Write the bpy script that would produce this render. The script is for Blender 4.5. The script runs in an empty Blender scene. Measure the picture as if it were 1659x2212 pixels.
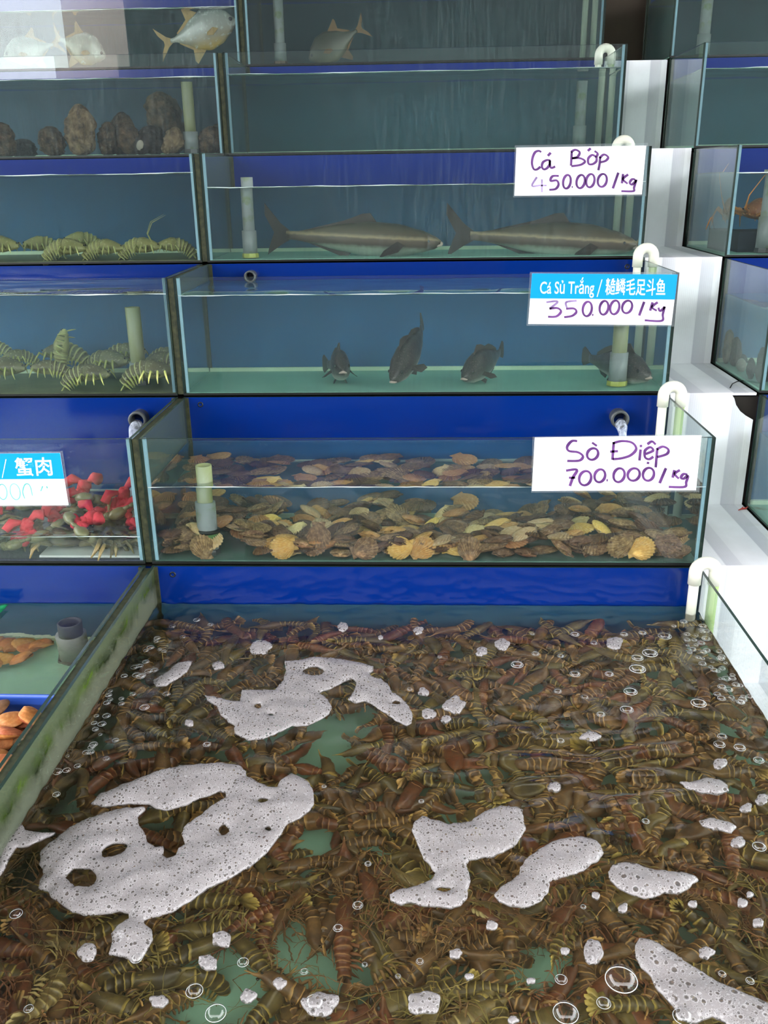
import bpy, bmesh, math, random
from math import sin, cos, pi, radians, sqrt, atan2
from mathutils import Vector, Matrix, noise
from mathutils.geometry import delaunay_2d_cdt

SC = bpy.context.scene
COL = SC.collection
R = random.Random(7)

# ------------------------------------------------------------------ camera
FPX = 1934.5
CP, CY, CR = radians(20.4112), radians(-2.5467), radians(-0.8357)
CAM = Vector((-0.004, 0.0, 1.5))
FW = Vector((sin(CY) * cos(CP), cos(CY) * cos(CP), -sin(CP)))
_r = Vector((cos(CY), -sin(CY), 0)); _u = _r.cross(FW)
RT = _r * cos(CR) + _u * sin(CR); UP = _u * cos(CR) - _r * sin(CR)
cd = bpy.data.cameras.new('camera'); cam = bpy.data.objects.new('camera', cd); COL.objects.link(cam)
cd.sensor_fit = 'VERTICAL'; cd.sensor_height = 36.0; cd.lens = FPX / 2212 * 36.0
cd.clip_start = 0.02; cd.clip_end = 200
cam.matrix_world = Matrix(((RT.x, UP.x, -FW.x, CAM.x), (RT.y, UP.y, -FW.y, CAM.y), (RT.z, UP.z, -FW.z, CAM.z), (0, 0, 0, 1)))
SC.camera = cam

# ------------------------------------------------------------------ world, light, exposure
SKY_STRENGTH = 6.4
wd = bpy.data.worlds.new('overcast_sky'); SC.world = wd; wd.use_nodes = True
_n = wd.node_tree.nodes; _l = wd.node_tree.links
_bg = _n['Background']; _bg.inputs['Strength'].default_value = SKY_STRENGTH
_tc = _n.new('ShaderNodeTexCoord'); _sx = _n.new('ShaderNodeSeparateXYZ'); _rp = _n.new('ShaderNodeValToRGB')
_l.new(_tc.outputs['Generated'], _sx.inputs[0]); _l.new(_sx.outputs['Z'], _rp.inputs[0]); _l.new(_rp.outputs[0], _bg.inputs['Color'])
_rp.color_ramp.elements[0].color = (1.55, 1.58, 1.64, 1); _rp.color_ramp.elements[0].position = 0.12
_rp.color_ramp.elements[1].color = (0.72, 0.73, 0.75, 1); _rp.color_ramp.elements[1].position = 0.75
vs = SC.view_settings
vs.view_transform = 'Standard'; vs.look = 'None'; vs.gamma = 1.0; vs.exposure = 0.0; vs.use_curve_mapping = False
SC.display_settings.display_device = 'sRGB'
cy = SC.cycles
cy.max_bounces = 14; cy.diffuse_bounces = 3; cy.glossy_bounces = 5; cy.transmission_bounces = 10
cy.transparent_max_bounces = 48; cy.volume_bounces = 2; cy.caustics_refractive = True; cy.caustics_reflective = False
cy.blur_glossy = 0.5; cy.sample_clamp_indirect = 6.0; cy.use_denoising = True

# ------------------------------------------------------------------ helpers
def px_ray(x, y):
    return FW + RT * ((x - 829.5) / FPX) - UP * ((y - 1106) / FPX)

def at(x, y, axis, v):
    d = px_ray(x, y)
    return CAM + d * ((v - CAM[axis]) / d[axis])

def sub(x, y, axis, v, axis2, v2):
    """point seen through a water face (axis = v) after refraction, where it meets axis2 = v2"""
    d = px_ray(x, y).normalized(); p = CAM + d * ((v - CAM[axis]) / d[axis])
    n = Vector((0, 0, 0)); n[axis] = -1 if d[axis] > 0 else 1
    e = 1 / 1.33; c1 = -n.dot(d); s2 = e * e * (1 - c1 * c1)
    t = d * e + n * (e * c1 - sqrt(1 - s2))
    return p + t * ((v2 - p[axis2]) / t[axis2])

class MB:
    def __init__(s):
        s.v = []; s.f = []; s.m = []; s.uv = {}
    def add(s, vs_, fs, mi=0):
        o = len(s.v); s.v += [Vector(p) for p in vs_]
        for f in fs:
            s.f.append([i + o for i in f]); s.m.append(mi)
        return o
    def box(s, x0, x1, y0, y1, z0, z1, mi=0, thin=None, mi2=1):
        vs_ = [(x, y, z) for z in (z0, z1) for y in (y0, y1) for x in (x0, x1)]
        fs = {'z0': (0, 2, 3, 1), 'z1': (4, 5, 7, 6), 'y0': (0, 1, 5, 4), 'y1': (2, 6, 7, 3), 'x0': (0, 4, 6, 2), 'x1': (1, 3, 7, 5)}
        o = len(s.v); s.v += [Vector(p) for p in vs_]
        for k, f in fs.items():
            s.f.append([i + o for i in f]); s.m.append(mi if (thin is None or k[0] == thin) else mi2)
    def tube(s, pts, rad, seg=10, mi=0, caps=True):
        pts = [Vector(p) for p in pts]; n = len(pts)
        rr = rad if isinstance(rad, (list, tuple)) else [rad] * n
        o = len(s.v); ref = None
        for i, p in enumerate(pts):
            t = (pts[min(i + 1, n - 1)] - pts[max(i - 1, 0)]).normalized()
            if ref is None:
                ref = Vector((0, 0, 1)) if abs(t.z) < 0.9 else Vector((1, 0, 0))
            a = (ref - t * ref.dot(t)).normalized(); b = t.cross(a); ref = a
            for k in range(seg):
                an = 2 * pi * k / seg
                s.v.append(p + (a * cos(an) + b * sin(an)) * rr[i])
        for i in range(n - 1):
            for k in range(seg):
                k2 = (k + 1) % seg
                s.f.append([o + i * seg + k, o + i * seg + k2, o + (i + 1) * seg + k2, o + (i + 1) * seg + k]); s.m.append(mi)
        if caps:
            s.f.append([o + k for k in range(seg)][::-1]); s.m.append(mi)
            s.f.append([o + (n - 1) * seg + k for k in range(seg)]); s.m.append(mi)
    def lathe(s, prof, cx, cy_, seg=24, mi=0):
        """closed profile of (radius, z) round a vertical axis"""
        o = len(s.v); n = len(prof)
        for r_, z in prof:
            for k in range(seg):
                an = 2 * pi * k / seg; s.v.append(Vector((cx + r_ * cos(an), cy_ + r_ * sin(an), z)))
        for i in range(n - 1):
            for k in range(seg):
                k2 = (k + 1) % seg
                s.f.append([o + i * seg + k, o + i * seg + k2, o + (i + 1) * seg + k2, o + (i + 1) * seg + k]); s.m.append(mi)
    def grid(s, fn, nu, nv, mi=0, wrap_u=False):
        o = len(s.v)
        for j in range(nv + 1):
            for i in range(nu + (0 if wrap_u else 1)):
                s.v.append(Vector(fn(i / nu, j / nv)))
        w = nu if wrap_u else nu + 1
        for j in range(nv):
            for i in range(nu):
                i2 = (i + 1) % w
                s.f.append([o + j * w + i, o + j * w + i2, o + (j + 1) * w + i2, o + (j + 1) * w + i]); s.m.append(mi)
    def ellipsoid(s, c, rx, ry, rz, mi=0, nu=12, nv=8, M=None):
        c = Vector(c)
        def fn(u, v):
            a = 2 * pi * u; b = -pi / 2 + pi * v
            p = Vector((rx * cos(a) * cos(b), ry * sin(a) * cos(b), rz * sin(b)))
            return c + (M @ p if M else p)
        s.grid(fn, nu, nv, mi, True)
    def mesh(s, name, mats, off=Vector((0, 0, 0)), smooth=True, recalc=True):
        me = bpy.data.meshes.new(name)
        me.from_pydata([p - off for p in s.v], [], s.f)
        for m in (mats if isinstance(mats, (list, tuple)) else [mats]):
            me.materials.append(m)
        me.polygons.foreach_set('material_index', s.m)
        me.polygons.foreach_set('use_smooth', [smooth] * len(s.f))
        if recalc:
            bm = bmesh.new(); bm.from_mesh(me)
            bmesh.ops.remove_doubles(bm, verts=bm.verts, dist=1e-6)
            bmesh.ops.recalc_face_normals(bm, faces=bm.faces)
            bm.to_mesh(me); bm.free()
        me.update()
        return me

def link(name, me, parent=None, loc=None):
    o = bpy.data.objects.new(name, me); COL.objects.link(o)
    if parent: o.parent = parent
    if loc is not None: o.location = loc
    return o

def origin(o):
    return o.matrix_basis.translation if o else Vector((0, 0, 0))

def part(name, mb, mats, parent, smooth=False, label=None):
    """mesh drawn in world coordinates, hung under an unrotated thing"""
    o = link(name, mb.mesh(name, mats, Vector(parent.location) if not parent.parent else Vector(parent.parent.location) + Vector(parent.location), smooth), parent)
    if label: o['label'] = label
    return o

def tag(o, label=None, cat=None, group=None, kind=None):
    if label: o['label'] = label
    if cat: o['category'] = cat
    if group: o['group'] = group
    if kind: o['kind'] = kind
    return o

def empty(name, loc, label, cat, group=None):
    o = bpy.data.objects.new(name, None); COL.objects.link(o); o.location = loc
    o.empty_display_size = 0.02
    return tag(o, label, cat, group)

def lone(name, mb, mats, label, cat, group=None, smooth=False, kind=None):
    """a thing made of one mesh, origin at its base"""
    xs = [p.x for p in mb.v]; ys = [p.y for p in mb.v]; zs = [p.z for p in mb.v]
    c = Vector(((min(xs) + max(xs)) / 2, (min(ys) + max(ys)) / 2, min(zs)))
    o = link(name, mb.mesh(name, mats, c, smooth), None, c)
    return tag(o, label, cat, group, kind)

def copy_tree(o, parent=None):
    c = o.copy(); COL.objects.link(c); c.parent = parent
    for ch in o.children:
        copy_tree(ch, c)
    return c

# ------------------------------------------------------------------ materials
def srgb(r, g, b):
    f = lambda c: (c / 255 / 12.92) if c <= 10 else ((c / 255 + 0.055) / 1.055) ** 2.4
    return (f(r), f(g), f(b), 1)

class Mat:
    def __init__(s, name):
        s.m = bpy.data.materials.new(name); s.m.use_nodes = True
        s.t = s.m.node_tree; s.n = s.t.nodes; s.n.clear(); s.out = s.n.new('ShaderNodeOutputMaterial')
    def node(s, kind, **kw):
        n = s.n.new('ShaderNode' + kind)
        for k, v in kw.items():
            if hasattr(n, k): setattr(n, k, v)
        return n
    def link(s, a, b): s.t.links.new(a, b)
    def val(s, n, **kw):
        for k, v in kw.items(): n.inputs[k.replace('_', ' ')].default_value = v
        return n
    def math(s, op, a, b=None, c=None, clamp=False):
        n = s.n.new('ShaderNodeMath'); n.operation = op; n.use_clamp = clamp
        for i, x in enumerate((a, b, c)):
            if x is None: continue
            if isinstance(x, (int, float)): n.inputs[i].default_value = x
            else: s.link(x, n.inputs[i])
        return n.outputs[0]
    def noise(s, scale, detail=3, rough=0.5, co='Object', stretch=None, dist=0):
        n = s.node('TexNoise'); s.val(n, Scale=scale, Detail=detail, Roughness=rough, Distortion=dist)
        s.link(s.coord(co, stretch), n.inputs['Vector']); return n.outputs['Fac']
    def coord(s, co='Object', stretch=None):
        tc = s.node('TexCoord'); o = tc.outputs[co]
        if stretch:
            mp = s.node('Mapping'); mp.inputs['Scale'].default_value = stretch; s.link(o, mp.inputs['Vector']); o = mp.outputs[0]
        return o
    def ramp(s, fac, stops):
        n = s.node('ValToRGB'); e = n.color_ramp.elements
        while len(e) < len(stops): e.new(0.5)
        for el, (p, c) in zip(e, stops):
            el.position = p; el.color = c if len(c) == 4 else (*c, 1)
        s.link(fac, n.inputs[0]); return n.outputs['Color']
    def mix(s, fac, a, b):
        n = s.n.new('ShaderNodeMix'); n.data_type = 'RGBA'
        for sock, x in ((n.inputs[0], fac), (n.inputs[6], a), (n.inputs[7], b)):
            if isinstance(x, (int, float)): sock.default_value = x
            elif isinstance(x, tuple): sock.default_value = x
            else: s.link(x, sock)
        return n.outputs[2]
    def mixsh(s, fac, a, b):
        n = s.n.new('ShaderNodeMixShader')
        if isinstance(fac, (int, float)): n.inputs[0].default_value = fac
        else: s.link(fac, n.inputs[0])
        s.link(a, n.inputs[1]); s.link(b, n.inputs[2]); return n.outputs[0]
    def bump(s, h, strength=0.3, dist=0.002):
        n = s.node('Bump'); s.val(n, Strength=strength, Distance=dist); s.link(h, n.inputs['Height']); return n.outputs[0]
    def pbr(s, color, rough=0.5, spec=0.4, normal=None, **kw):
        b = s.node('BsdfPrincipled')
        for nm, x in (('Base Color', color), ('Roughness', rough), ('Specular IOR Level', spec)):
            if isinstance(x, (int, float, tuple)): b.inputs[nm].default_value = x
            else: s.link(x, b.inputs[nm])
        if normal: s.link(normal, b.inputs['Normal'])
        for k, v in kw.items(): b.inputs[k.replace('_', ' ')].default_value = v
        s.link(b.outputs[0], s.out.inputs['Surface']); return b
    def done(s, sh=None):
        if sh is not None: s.link(sh, s.out.inputs['Surface'])
        return s.m

def simple(name, col, rough=0.5, spec=0.4, vary=0.0, scale=20, bump=0.0, col2=None, bd=0.003):
    M = Mat(name); c = col; nrm = None
    if vary or col2 or bump:
        nz = M.noise(scale, 4)
        if col2: c = M.mix(M.math('MULTIPLY_ADD', nz, 2.4, -0.7, True), col, col2)
        elif vary: c = M.mix(nz, tuple(min(1, x * (1 - vary)) for x in col[:3]) + (1,), tuple(min(1, x * (1 + vary)) for x in col[:3]) + (1,))
        if bump: nrm = M.bump(nz, bump, bd)
    M.pbr(c, rough, spec, nrm); return M.m

def fresnel(M, ior=1.42, normal=None):
    """fresnel of a thin pane: the same from both of its sides"""
    g = M.node('NewGeometry'); f = M.node('Fresnel')
    M.link(M.math('MULTIPLY_ADD', g.outputs['Backfacing'], 1 / ior - ior, ior), f.inputs['IOR'])
    if normal: M.link(normal, f.inputs['Normal'])
    return f.outputs[0]

def pane_mat(name, film=0.07, streak=0.12, film_col=srgb(150, 165, 165), tint=(0.95, 0.985, 0.97, 1), stretch=(14, 14, 1.2)):
    M = Mat(name)
    tr = M.node('BsdfTransparent'); tr.inputs[0].default_value = tint
    gl = M.node('BsdfGlossy'); gl.inputs['Roughness'].default_value = 0.0
    sh = M.mixsh(fresnel(M), tr.outputs[0], gl.outputs[0])
    if film or streak:
        df = M.node('BsdfDiffuse'); df.inputs[0].default_value = film_col
        a = M.noise(9, 6, 0.65, stretch=stretch); b = M.noise(1.7, 2)
        k = M.math('MULTIPLY_ADD', a, 4, -1.9, True)
        k = M.math('MULTIPLY', k, M.math('MULTIPLY_ADD', b, 3.0, -1.0, True))
        sh = M.mixsh(M.math('MULTIPLY_ADD', k, streak, film, True), sh, df.outputs[0])
    return M.done(sh)

GLASS = pane_mat('tank_glass', 0.010, 0.03)
GLASS_DIRTY = pane_mat('filmed_tank_glass', 0.022, 0.09)
GLASS_SIDE = pane_mat('side_tank_glass', 0.05, 0.07, srgb(150, 175, 165))
def algae_pane():
    M = Mat('algae_tank_glass')
    tr = M.node('BsdfTransparent'); gl = M.node('BsdfGlossy'); gl.inputs['Roughness'].default_value = 0.0; df = M.node('BsdfDiffuse')
    sx = M.node('SeparateXYZ'); M.link(M.coord('Object'), sx.inputs[0])
    n1 = M.noise(10, 6, .65); n2 = M.noise(26, 5, .6, stretch=(1, 1, .35)); n3 = M.noise(2.2, 2)
    # a growth line some way under the rim, with green and blackish tufts hanging from it
    d = M.math('SUBTRACT', sx.outputs['Z'], M.math('MULTIPLY_ADD', M.math('SUBTRACT', n1, .5), .07, M.math('MULTIPLY_ADD', M.math('SUBTRACT', n3, .5), .09, .252)))
    line = M.math('SUBTRACT', 1.0, M.math('MULTIPLY', M.math('ABSOLUTE', d), 42), None, True)
    hang = M.math('MULTIPLY', M.math('MULTIPLY_ADD', n2, 6, -3.4, True), M.math('MULTIPLY_ADD', d, -16, .75, True)); hang = M.math('MULTIPLY', hang, M.math('LESS_THAN', d, 0.0))
    alg = M.math('MAXIMUM', M.math('MULTIPLY', line, M.math('MULTIPLY_ADD', n2, 4, -1.1, True)), M.math('MULTIPLY', hang, .75))
    base = M.mix(n3, srgb(92, 104, 90), srgb(128, 130, 106))
    above = M.math('GREATER_THAN', d, 0.0); base = M.mix(M.math('MULTIPLY', above, .8), base, srgb(92, 106, 78))
    c = M.mix(alg, base, M.mix(M.math('MULTIPLY_ADD', n1, 4, -1.6, True), srgb(26, 34, 16), srgb(72, 92, 34)))
    M.link(c, df.inputs[0])
    k = M.math('MAXIMUM', M.math('MULTIPLY_ADD', n1, .3, .30), M.math('MULTIPLY', alg, .97))
    return M.done(M.mixsh(k, M.mixsh(fresnel(M), tr.outputs[0], gl.outputs[0]), df.outputs[0]))
GLASS_ALGAE = algae_pane()
EDGE = simple('glass_edge', srgb(34, 52, 44), 0.25, 0.5, 0.3, 60)
EDGE_DARK = simple('dark_glass_edge', srgb(16, 20, 18), 0.4, 0.4)
SEAM = simple('silicone_seam', srgb(128, 160, 172), 0.3, 0.5, 0.12, 40)
SEAM_DARK = simple('grimy_silicone', srgb(64, 66, 42), 0.6, 0.3, 0.5, 90, col2=srgb(26, 34, 22))
BLUE = Mat('blue_board'); _nz = BLUE.noise(3, 5, stretch=(1, 1, 4)); BLUE.pbr(BLUE.mix(_nz, srgb(0, 32, 104), srgb(0, 40, 122)), 0.14, 0.5); BLUE = BLUE.m
DARKWOOD = simple('brown_wall', srgb(74, 62, 54), 0.8, 0.2, 0.25, 6)
PIPE_GREY = Mat('grey_pvc'); _a = PIPE_GREY.noise(22, 4); PIPE_GREY.pbr(PIPE_GREY.mix(PIPE_GREY.math('MULTIPLY_ADD', _a, 5, -2.6, True), srgb(150, 155, 155), srgb(118, 130, 60)), 0.4, 0.4); PIPE_GREY = PIPE_GREY.m
PIPE_YELLOW = Mat('yellowed_pvc'); _a = PIPE_YELLOW.noise(14, 4, stretch=(1, 1, .3)); PIPE_YELLOW.pbr(PIPE_YELLOW.mix(PIPE_YELLOW.math('MULTIPLY_ADD', _a, 4, -1.5, True), srgb(158, 160, 138), srgb(138, 142, 62)), .45, .4); PIPE_YELLOW = PIPE_YELLOW.m
PIPE_DARK = simple('dark_pvc', srgb(70, 74, 74), 0.4, 0.5, 0.3, 30)
PIPE_WHITE = simple('white_pvc', srgb(222, 222, 205), 0.35, 0.5, 0.08, 25)
PIPE_GREEN = simple('algae_pvc', srgb(150, 175, 105), 0.5, 0.3, 0.25, 18)
FLOOR_GREEN = simple('tank_floor_board', srgb(150, 200, 180), 0.5, 0.3, 0.15, 8)
POLY = simple('white_polystyrene', srgb(235, 235, 230), 0.8, 0.2, 0.05, 60)

def pvc_panel():
    M = Mat('white_ribbed_panel')
    tc = M.node('TexCoord'); sx = M.node('SeparateXYZ'); M.link(tc.outputs['Object'], sx.inputs[0])
    x = sx.outputs['X']
    fr = M.math('FRACT', M.math('MULTIPLY', x, 9.4))
    band = M.ramp(fr, [(0.0, srgb(246, 246, 250)), (0.46, srgb(246, 246, 250)), (0.48, srgb(206, 206, 214)), (0.8, srgb(222, 222, 228)), (0.82, srgb(238, 238, 242)), (1, srgb(246, 246, 250))])
    for e in band.node.color_ramp.elements: pass
    lines = M.math('MULTIPLY_ADD', M.math('SINE', M.math('MULTIPLY', x, 1200)), 0.5, 0.5)
    st = M.noise(16, 5, stretch=(1, 1, 0.35)); edge = M.math('MULTIPLY_ADD', x, 10, -0.35, True)
    alg = M.math('MULTIPLY', M.math('MULTIPLY_ADD', st, 5, -2.45, True), M.math('POWER', edge, 2.0))
    c = M.mix(M.math('MULTIPLY', alg, 0.75), band, srgb(150, 150, 92))
    g = M.noise(5, 5); c = M.mix(M.math('MULTIPLY_ADD', g, 1.2, -0.55, True), c, srgb(196, 192, 190))
    M.pbr(c, 0.35, 0.4, M.bump(lines, 0.15, 0.0008)); return M.m
PANEL = pvc_panel()

def water_mat(name, col, dens, bump=0.0, scale=30, murk=0.0, murk_col=(.6, .6, .5, 1)):
    M = Mat(name)
    g = M.node('BsdfGlass'); g.inputs['IOR'].default_value = 1.33; g.inputs['Roughness'].default_value = 0.0
    g.inputs['Color'].default_value = (1, 1, 1, 1)
    if bump:
        M.link(M.bump(M.noise(scale, 2), bump, 0.004), g.inputs['Normal'])
    M.link(g.outputs[0], M.out.inputs['Surface'])
    v = M.node('VolumeAbsorption'); v.inputs['Color'].default_value = col; v.inputs['Density'].default_value = dens
    o = v.outputs[0]
    if murk:
        s_ = M.node('VolumeScatter'); s_.inputs['Color'].default_value = murk_col; s_.inputs['Density'].default_value = murk; s_.inputs['Anisotropy'].default_value = 0.3
        a = M.node('AddShader'); M.link(o, a.inputs[0]); M.link(s_.outputs[0], a.inputs[1]); o = a.outputs[0]
    M.link(o, M.out.inputs['Volume'])
    return M.m
WATER = water_mat('tank_water', (0.74, 0.9, 0.82, 1), 1.3, 0, 30, .5, (.6, .84, .92, 1))
WATER_FRONT = water_mat('front_tank_water', (0.80, 0.80, 0.58, 1), 2.6, 0.10, 48, 0.5, (.84, .68, .46, 1))
# ------------------------------------------------------------------ the place: street side, shop shell
YF = [3.36, 2.967, 2.563, 2.188, 1.80]                # front planes of the rows, top row first
ZB = [1.865, 1.575, 1.288, 0.997, 0.707, 0.417]        # bottoms of rows 0..4 and of the front tanks
T = 0.006

def structure(name, mb, mat, smooth=False):
    return lone(name, mb, mat, None, None, None, smooth, 'structure')

m = MB(); m.box(-9, 9, -14, 4.0, -0.1, 0.0); structure('floor', m, simple('grey_pavement', srgb(70, 70, 70), 0.7, 0.3, 0.2, 3))
m = MB(); m.box(-4, 4, 3.80, 3.95, 0, 3.3); structure('wall_back', m, DARKWOOD)
m = MB(); m.box(-4, 4, -1.3, 3.95, 3.3, 3.4); structure('ceiling', m, simple('ceiling_paint', srgb(150, 150, 150), 0.8, 0.2))  # unseen; front edge set to hold overhead light off the tanks
FACADE = simple('facade_paint', srgb(48, 40, 42), 0.8, 0.2, 0.5, 0.6)
m = MB(); m.box(-5.97, 9, -14, -13.4, 0, 8); structure('wall_opposite', m, FACADE)
m = MB(); m.box(-18, -5.97, -14, -13.4, 0, 3.45); structure('wall_street', m, FACADE)
m = MB(); m.box(-7.6, -5.9, -15, -14.4, 0, 7); structure('wall_pink', m, simple('pink_render', srgb(245, 222, 210), 0.8, 0.2))

# ------------------------------------------------------------------ tiered stand
stand = empty('tiered_stand', (0, 1.8, 0), 'stepped stand with blue boards and white ribbed panels carrying all the rows of tanks', 'stand')
CORE = simple('stand_core', srgb(40, 36, 32), 0.8, 0.2)
for i in range(5):
    m = MB(); yb = 3.785
    z0 = ZB[i + 1] if i < 4 else 0.0
    # each step's solid core, from its riser back to the wall
    m.box(-1.9, 2.1, YF[i] + 0.012, yb, ZB[i + 1] if i < 5 else 0, ZB[i] - 0.012)
    part('step_core', m, CORE, stand)
    for (x0, x1) in ((-1.83, -0.608), (-0.608, 0.606), (0.826, 2.1)):
        m = MB(); m.box(x0, x1, YF[i] + 0.004, YF[i] + 0.012, ZB[i + 1], ZB[i] - 0.012); part('blue_board', m, BLUE, stand)
m = MB(); m.box(-1.9, 2.1, 0.45, 3.785, 0.0, ZB[5] - 0.01); part('base_plinth', m, CORE, stand)
# white ribbed panels of the gap between the middle and right columns
for i in range(5):
    x0, x1 = 0.607, 0.815
    zt = ZB[i] - 0.006; zb = ZB[i + 1]
    m = MB(); y = YF[i]
    if i == 3:    # the top right corner of this one is broken away
        sh = [(x0, zb), (x1, zb), (x1, zt - 0.062), (x1 - 0.018, zt - 0.052), (x1 - 0.034, zt - 0.040), (x1 - 0.046, zt - 0.024), (x1 - 0.052, zt - 0.008), (x1 - 0.058, zt), (x0, zt)]
        n = len(sh)
        m.add([(x, y, z) for x, z in sh] + [(x, y + 0.004, z) for x, z in sh],
              [list(range(n)), list(range(2 * n - 1, n - 1, -1))] + [[k, (k + 1) % n, n + (k + 1) % n, n + k] for k in range(n)])
    else:
        m.box(x0, x1, y, y + 0.004, zb, zt)
    o = part('riser_panel', m, PANEL, stand)
    for p in o.data.vertices: p.co.x -= 0.71
    o.location.x += 0.71
    if i == 3: o['label'] = 'white ribbed riser panel with its top right corner broken off'
    if i < 4:
        m = MB(); m.box(x0, x1, YF[i + 1], YF[i] + 0.004, ZB[i + 1] - 0.006, ZB[i + 1]); o = part('tread_panel', m, PANEL, stand)
        for p in o.data.vertices: p.co.x -= 0.71
        o.location.x += 0.71
m = MB(); m.box(0.607, 0.815, 0.45, 1.804, ZB[5] - 0.01, ZB[5]); o = part('tread_panel', m, PANEL, stand)
for p in o.data.vertices: p.co.x -= 0.71
o.location.x += 0.71

# ------------------------------------------------------------------ glass tanks
BEAD = simple('pale_floor_bead', srgb(226, 240, 214), .5, .3, .1, 14)
GLINT = simple('painted_glint', srgb(226, 232, 232), .5, .4, .15, 60)  # white that paints the glint of waterlines and bubble rims
BED_FLOOR = simple('dulled_floor_board', srgb(98, 130, 118), .6, .3, .3, 9)
CRAB_FLOOR = simple('dark_floor_board', srgb(62, 66, 84), .6, .3, .3, 12)
LOB_FLOOR = simple('silted_floor_board', srgb(116, 122, 92), .7, .2, .35, 14)
def make_tank(name, x0, x1, yf, yb, zb, zt, label, group, front=None, side=None, floor=None, deep=False):
    t = empty(name, ((x0 + x1) / 2, (yf + yb) / 2, zb), label, 'tank', group)
    front = front or GLASS; side = side or GLASS_SIDE
    m = MB(); m.box(x0, x1, yf, yf + T, zb, zt, 0, 'y'); part('front_pane', m, [front, EDGE], t)
    side = side if isinstance(side, tuple) else (side, side)
    for xa, xb, sm in ((x0, x0 + T, side[0]), (x1 - T, x1, side[1])):
        m = MB(); m.box(xa, xb, yf + T, yb, zb, zt, 0, 'x'); part('side_pane', m, [sm, EDGE], t)
    m = MB(); m.box(x0 + T, x1 - T, yb - T, yb, zb, zt, 0, 'y'); part('back_pane', m, [BLUE, EDGE], t, label='blue painted back pane')
    m = MB(); m.box(x0 + T, x1 - T, yf + T, yb - T, zb, zb + T, 0); part('bottom_pane', m, floor or FLOOR_GREEN, t)
    m = MB(); m.box(x0, x1, yf - 0.0012, yf, zb, zb + 0.0055); part('bottom_trim', m, EDGE_DARK, t)
    m = MB(); m.box(x0 + T + .002, x1 - T - .002, yb - T - .013, yb - T - .0018, zb + T, zb + T + .010); part('floor_bead', m, BEAD, t)
    # silicone beads of the four upright corners
    s = 0.007
    for xa in (x0 + T, x1 - T - s):
        m = MB(); m.box(xa, xa + s, yf + T, yf + T + s, zb + T, zt - 0.001); part('silicone_seam', m, SEAM, t)
        m = MB(); m.box(xa, xa + s, yb - T - s, yb - T, zb + T, zt - 0.001); part('silicone_seam', m, SEAM_DARK, t)
    return t

ROWN = ['top row', 'second row from the top', 'third row from the top', 'fourth row from the top', 'fifth row from the top', 'lowest row']
def tank_y(i): return (YF[i], YF[i - 1] if i else 3.78)
TANK = {}
XL, XC, XR = (-1.82, -0.616), (-0.6, 0.6), (0.822, 2.02)
NAMES = {'l': 'left', 'c': 'middle', 'r': 'right'}
ATT = {'l0': 'top left glass tank with a silver fish against its pane', 'l1': 'left glass tank of mottled upright shells, second from the top',
       'l2': 'left glass tank with yellowish lobsters on its floor, third from the top', 'l3': 'left glass tank with pale striped olive lobsters and a stained standpipe',
       'l4': 'left glass tank of mud crabs bound in red cloth', 'c0': 'top middle glass tank with a grey standpipe at its left end',
       'c1': 'empty looking green watered middle tank, second from the top', 'c2': 'middle glass tank with two long cobia under the 450.000 sign',
       'c3': 'middle glass tank with four dark croakers under the 350.000 sign', 'c4': 'middle glass tank with a bed of scallops under the 700.000 sign',
       'r0': 'top right glass tank, dark, beside the brown wall', 'r1': 'right glass tank without anything in it, second from the top',
       'r2': 'right glass tank holding an orange spiny lobster', 'r3': 'right glass tank with brown upright shells on its floor', 'r4': 'lowest right glass tank cut by the photo edge'}
for i in range(5):
    yf, yb = tank_y(i)
    zt = (ZB[i - 1] if i else 2.155)
    zb = ZB[i]
    for c, (x0, x1) in (('l', XL), ('c', XC), ('r', XR)):
        k = c + str(i)
        TANK[k] = make_tank('glass_tank', x0, x1, yf, yb, zb, zt - 0.004, ATT[k], 'glass tanks on the stepped stand',
                            GLASS_DIRTY if i < 2 or k == 'c2' else GLASS, None, CRAB_FLOOR if k == 'l4' else BED_FLOOR if k == 'c4' else (LOB_FLOOR if k in ('l2', 'l3') else None))
# grimy joint between the left and middle columns
for i in range(5):
    yf, yb = tank_y(i); zt = (ZB[i - 1] if i else 2.155) - 0.006
    m = MB(); m.box(-0.616 + 0.001, -0.6 - 0.001, yf + 0.003, yb - 0.01, ZB[i] + 0.002, zt)
    part('joint_filler', m, SEAM_DARK, TANK['c%d' % i])
ZW5 = 0.612
TANK['c5'] = make_tank('glass_tank', -0.6, 0.6, 0.5, 1.8, ZB[5], ZB[4] - 0.004, 'wide front glass tank full of tiger prawns under drifting foam', 'glass tanks on the stepped stand', GLASS, (GLASS_ALGAE, GLASS_SIDE))
TANK['l5'] = make_tank('glass_tank', -1.82, -0.616, 0.5, 1.8, ZB[5], ZB[4] - 0.004, 'front left glass tank with orange clams and a standpipe stub', 'glass tanks on the stepped stand', GLASS, GLASS_SIDE)
m = MB(); m.box(-0.615, -0.601, 0.505, 1.79, ZB[5] + 0.002, ZB[4] - 0.007); part('joint_filler', m, SEAM_DARK, TANK['c5'])

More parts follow.
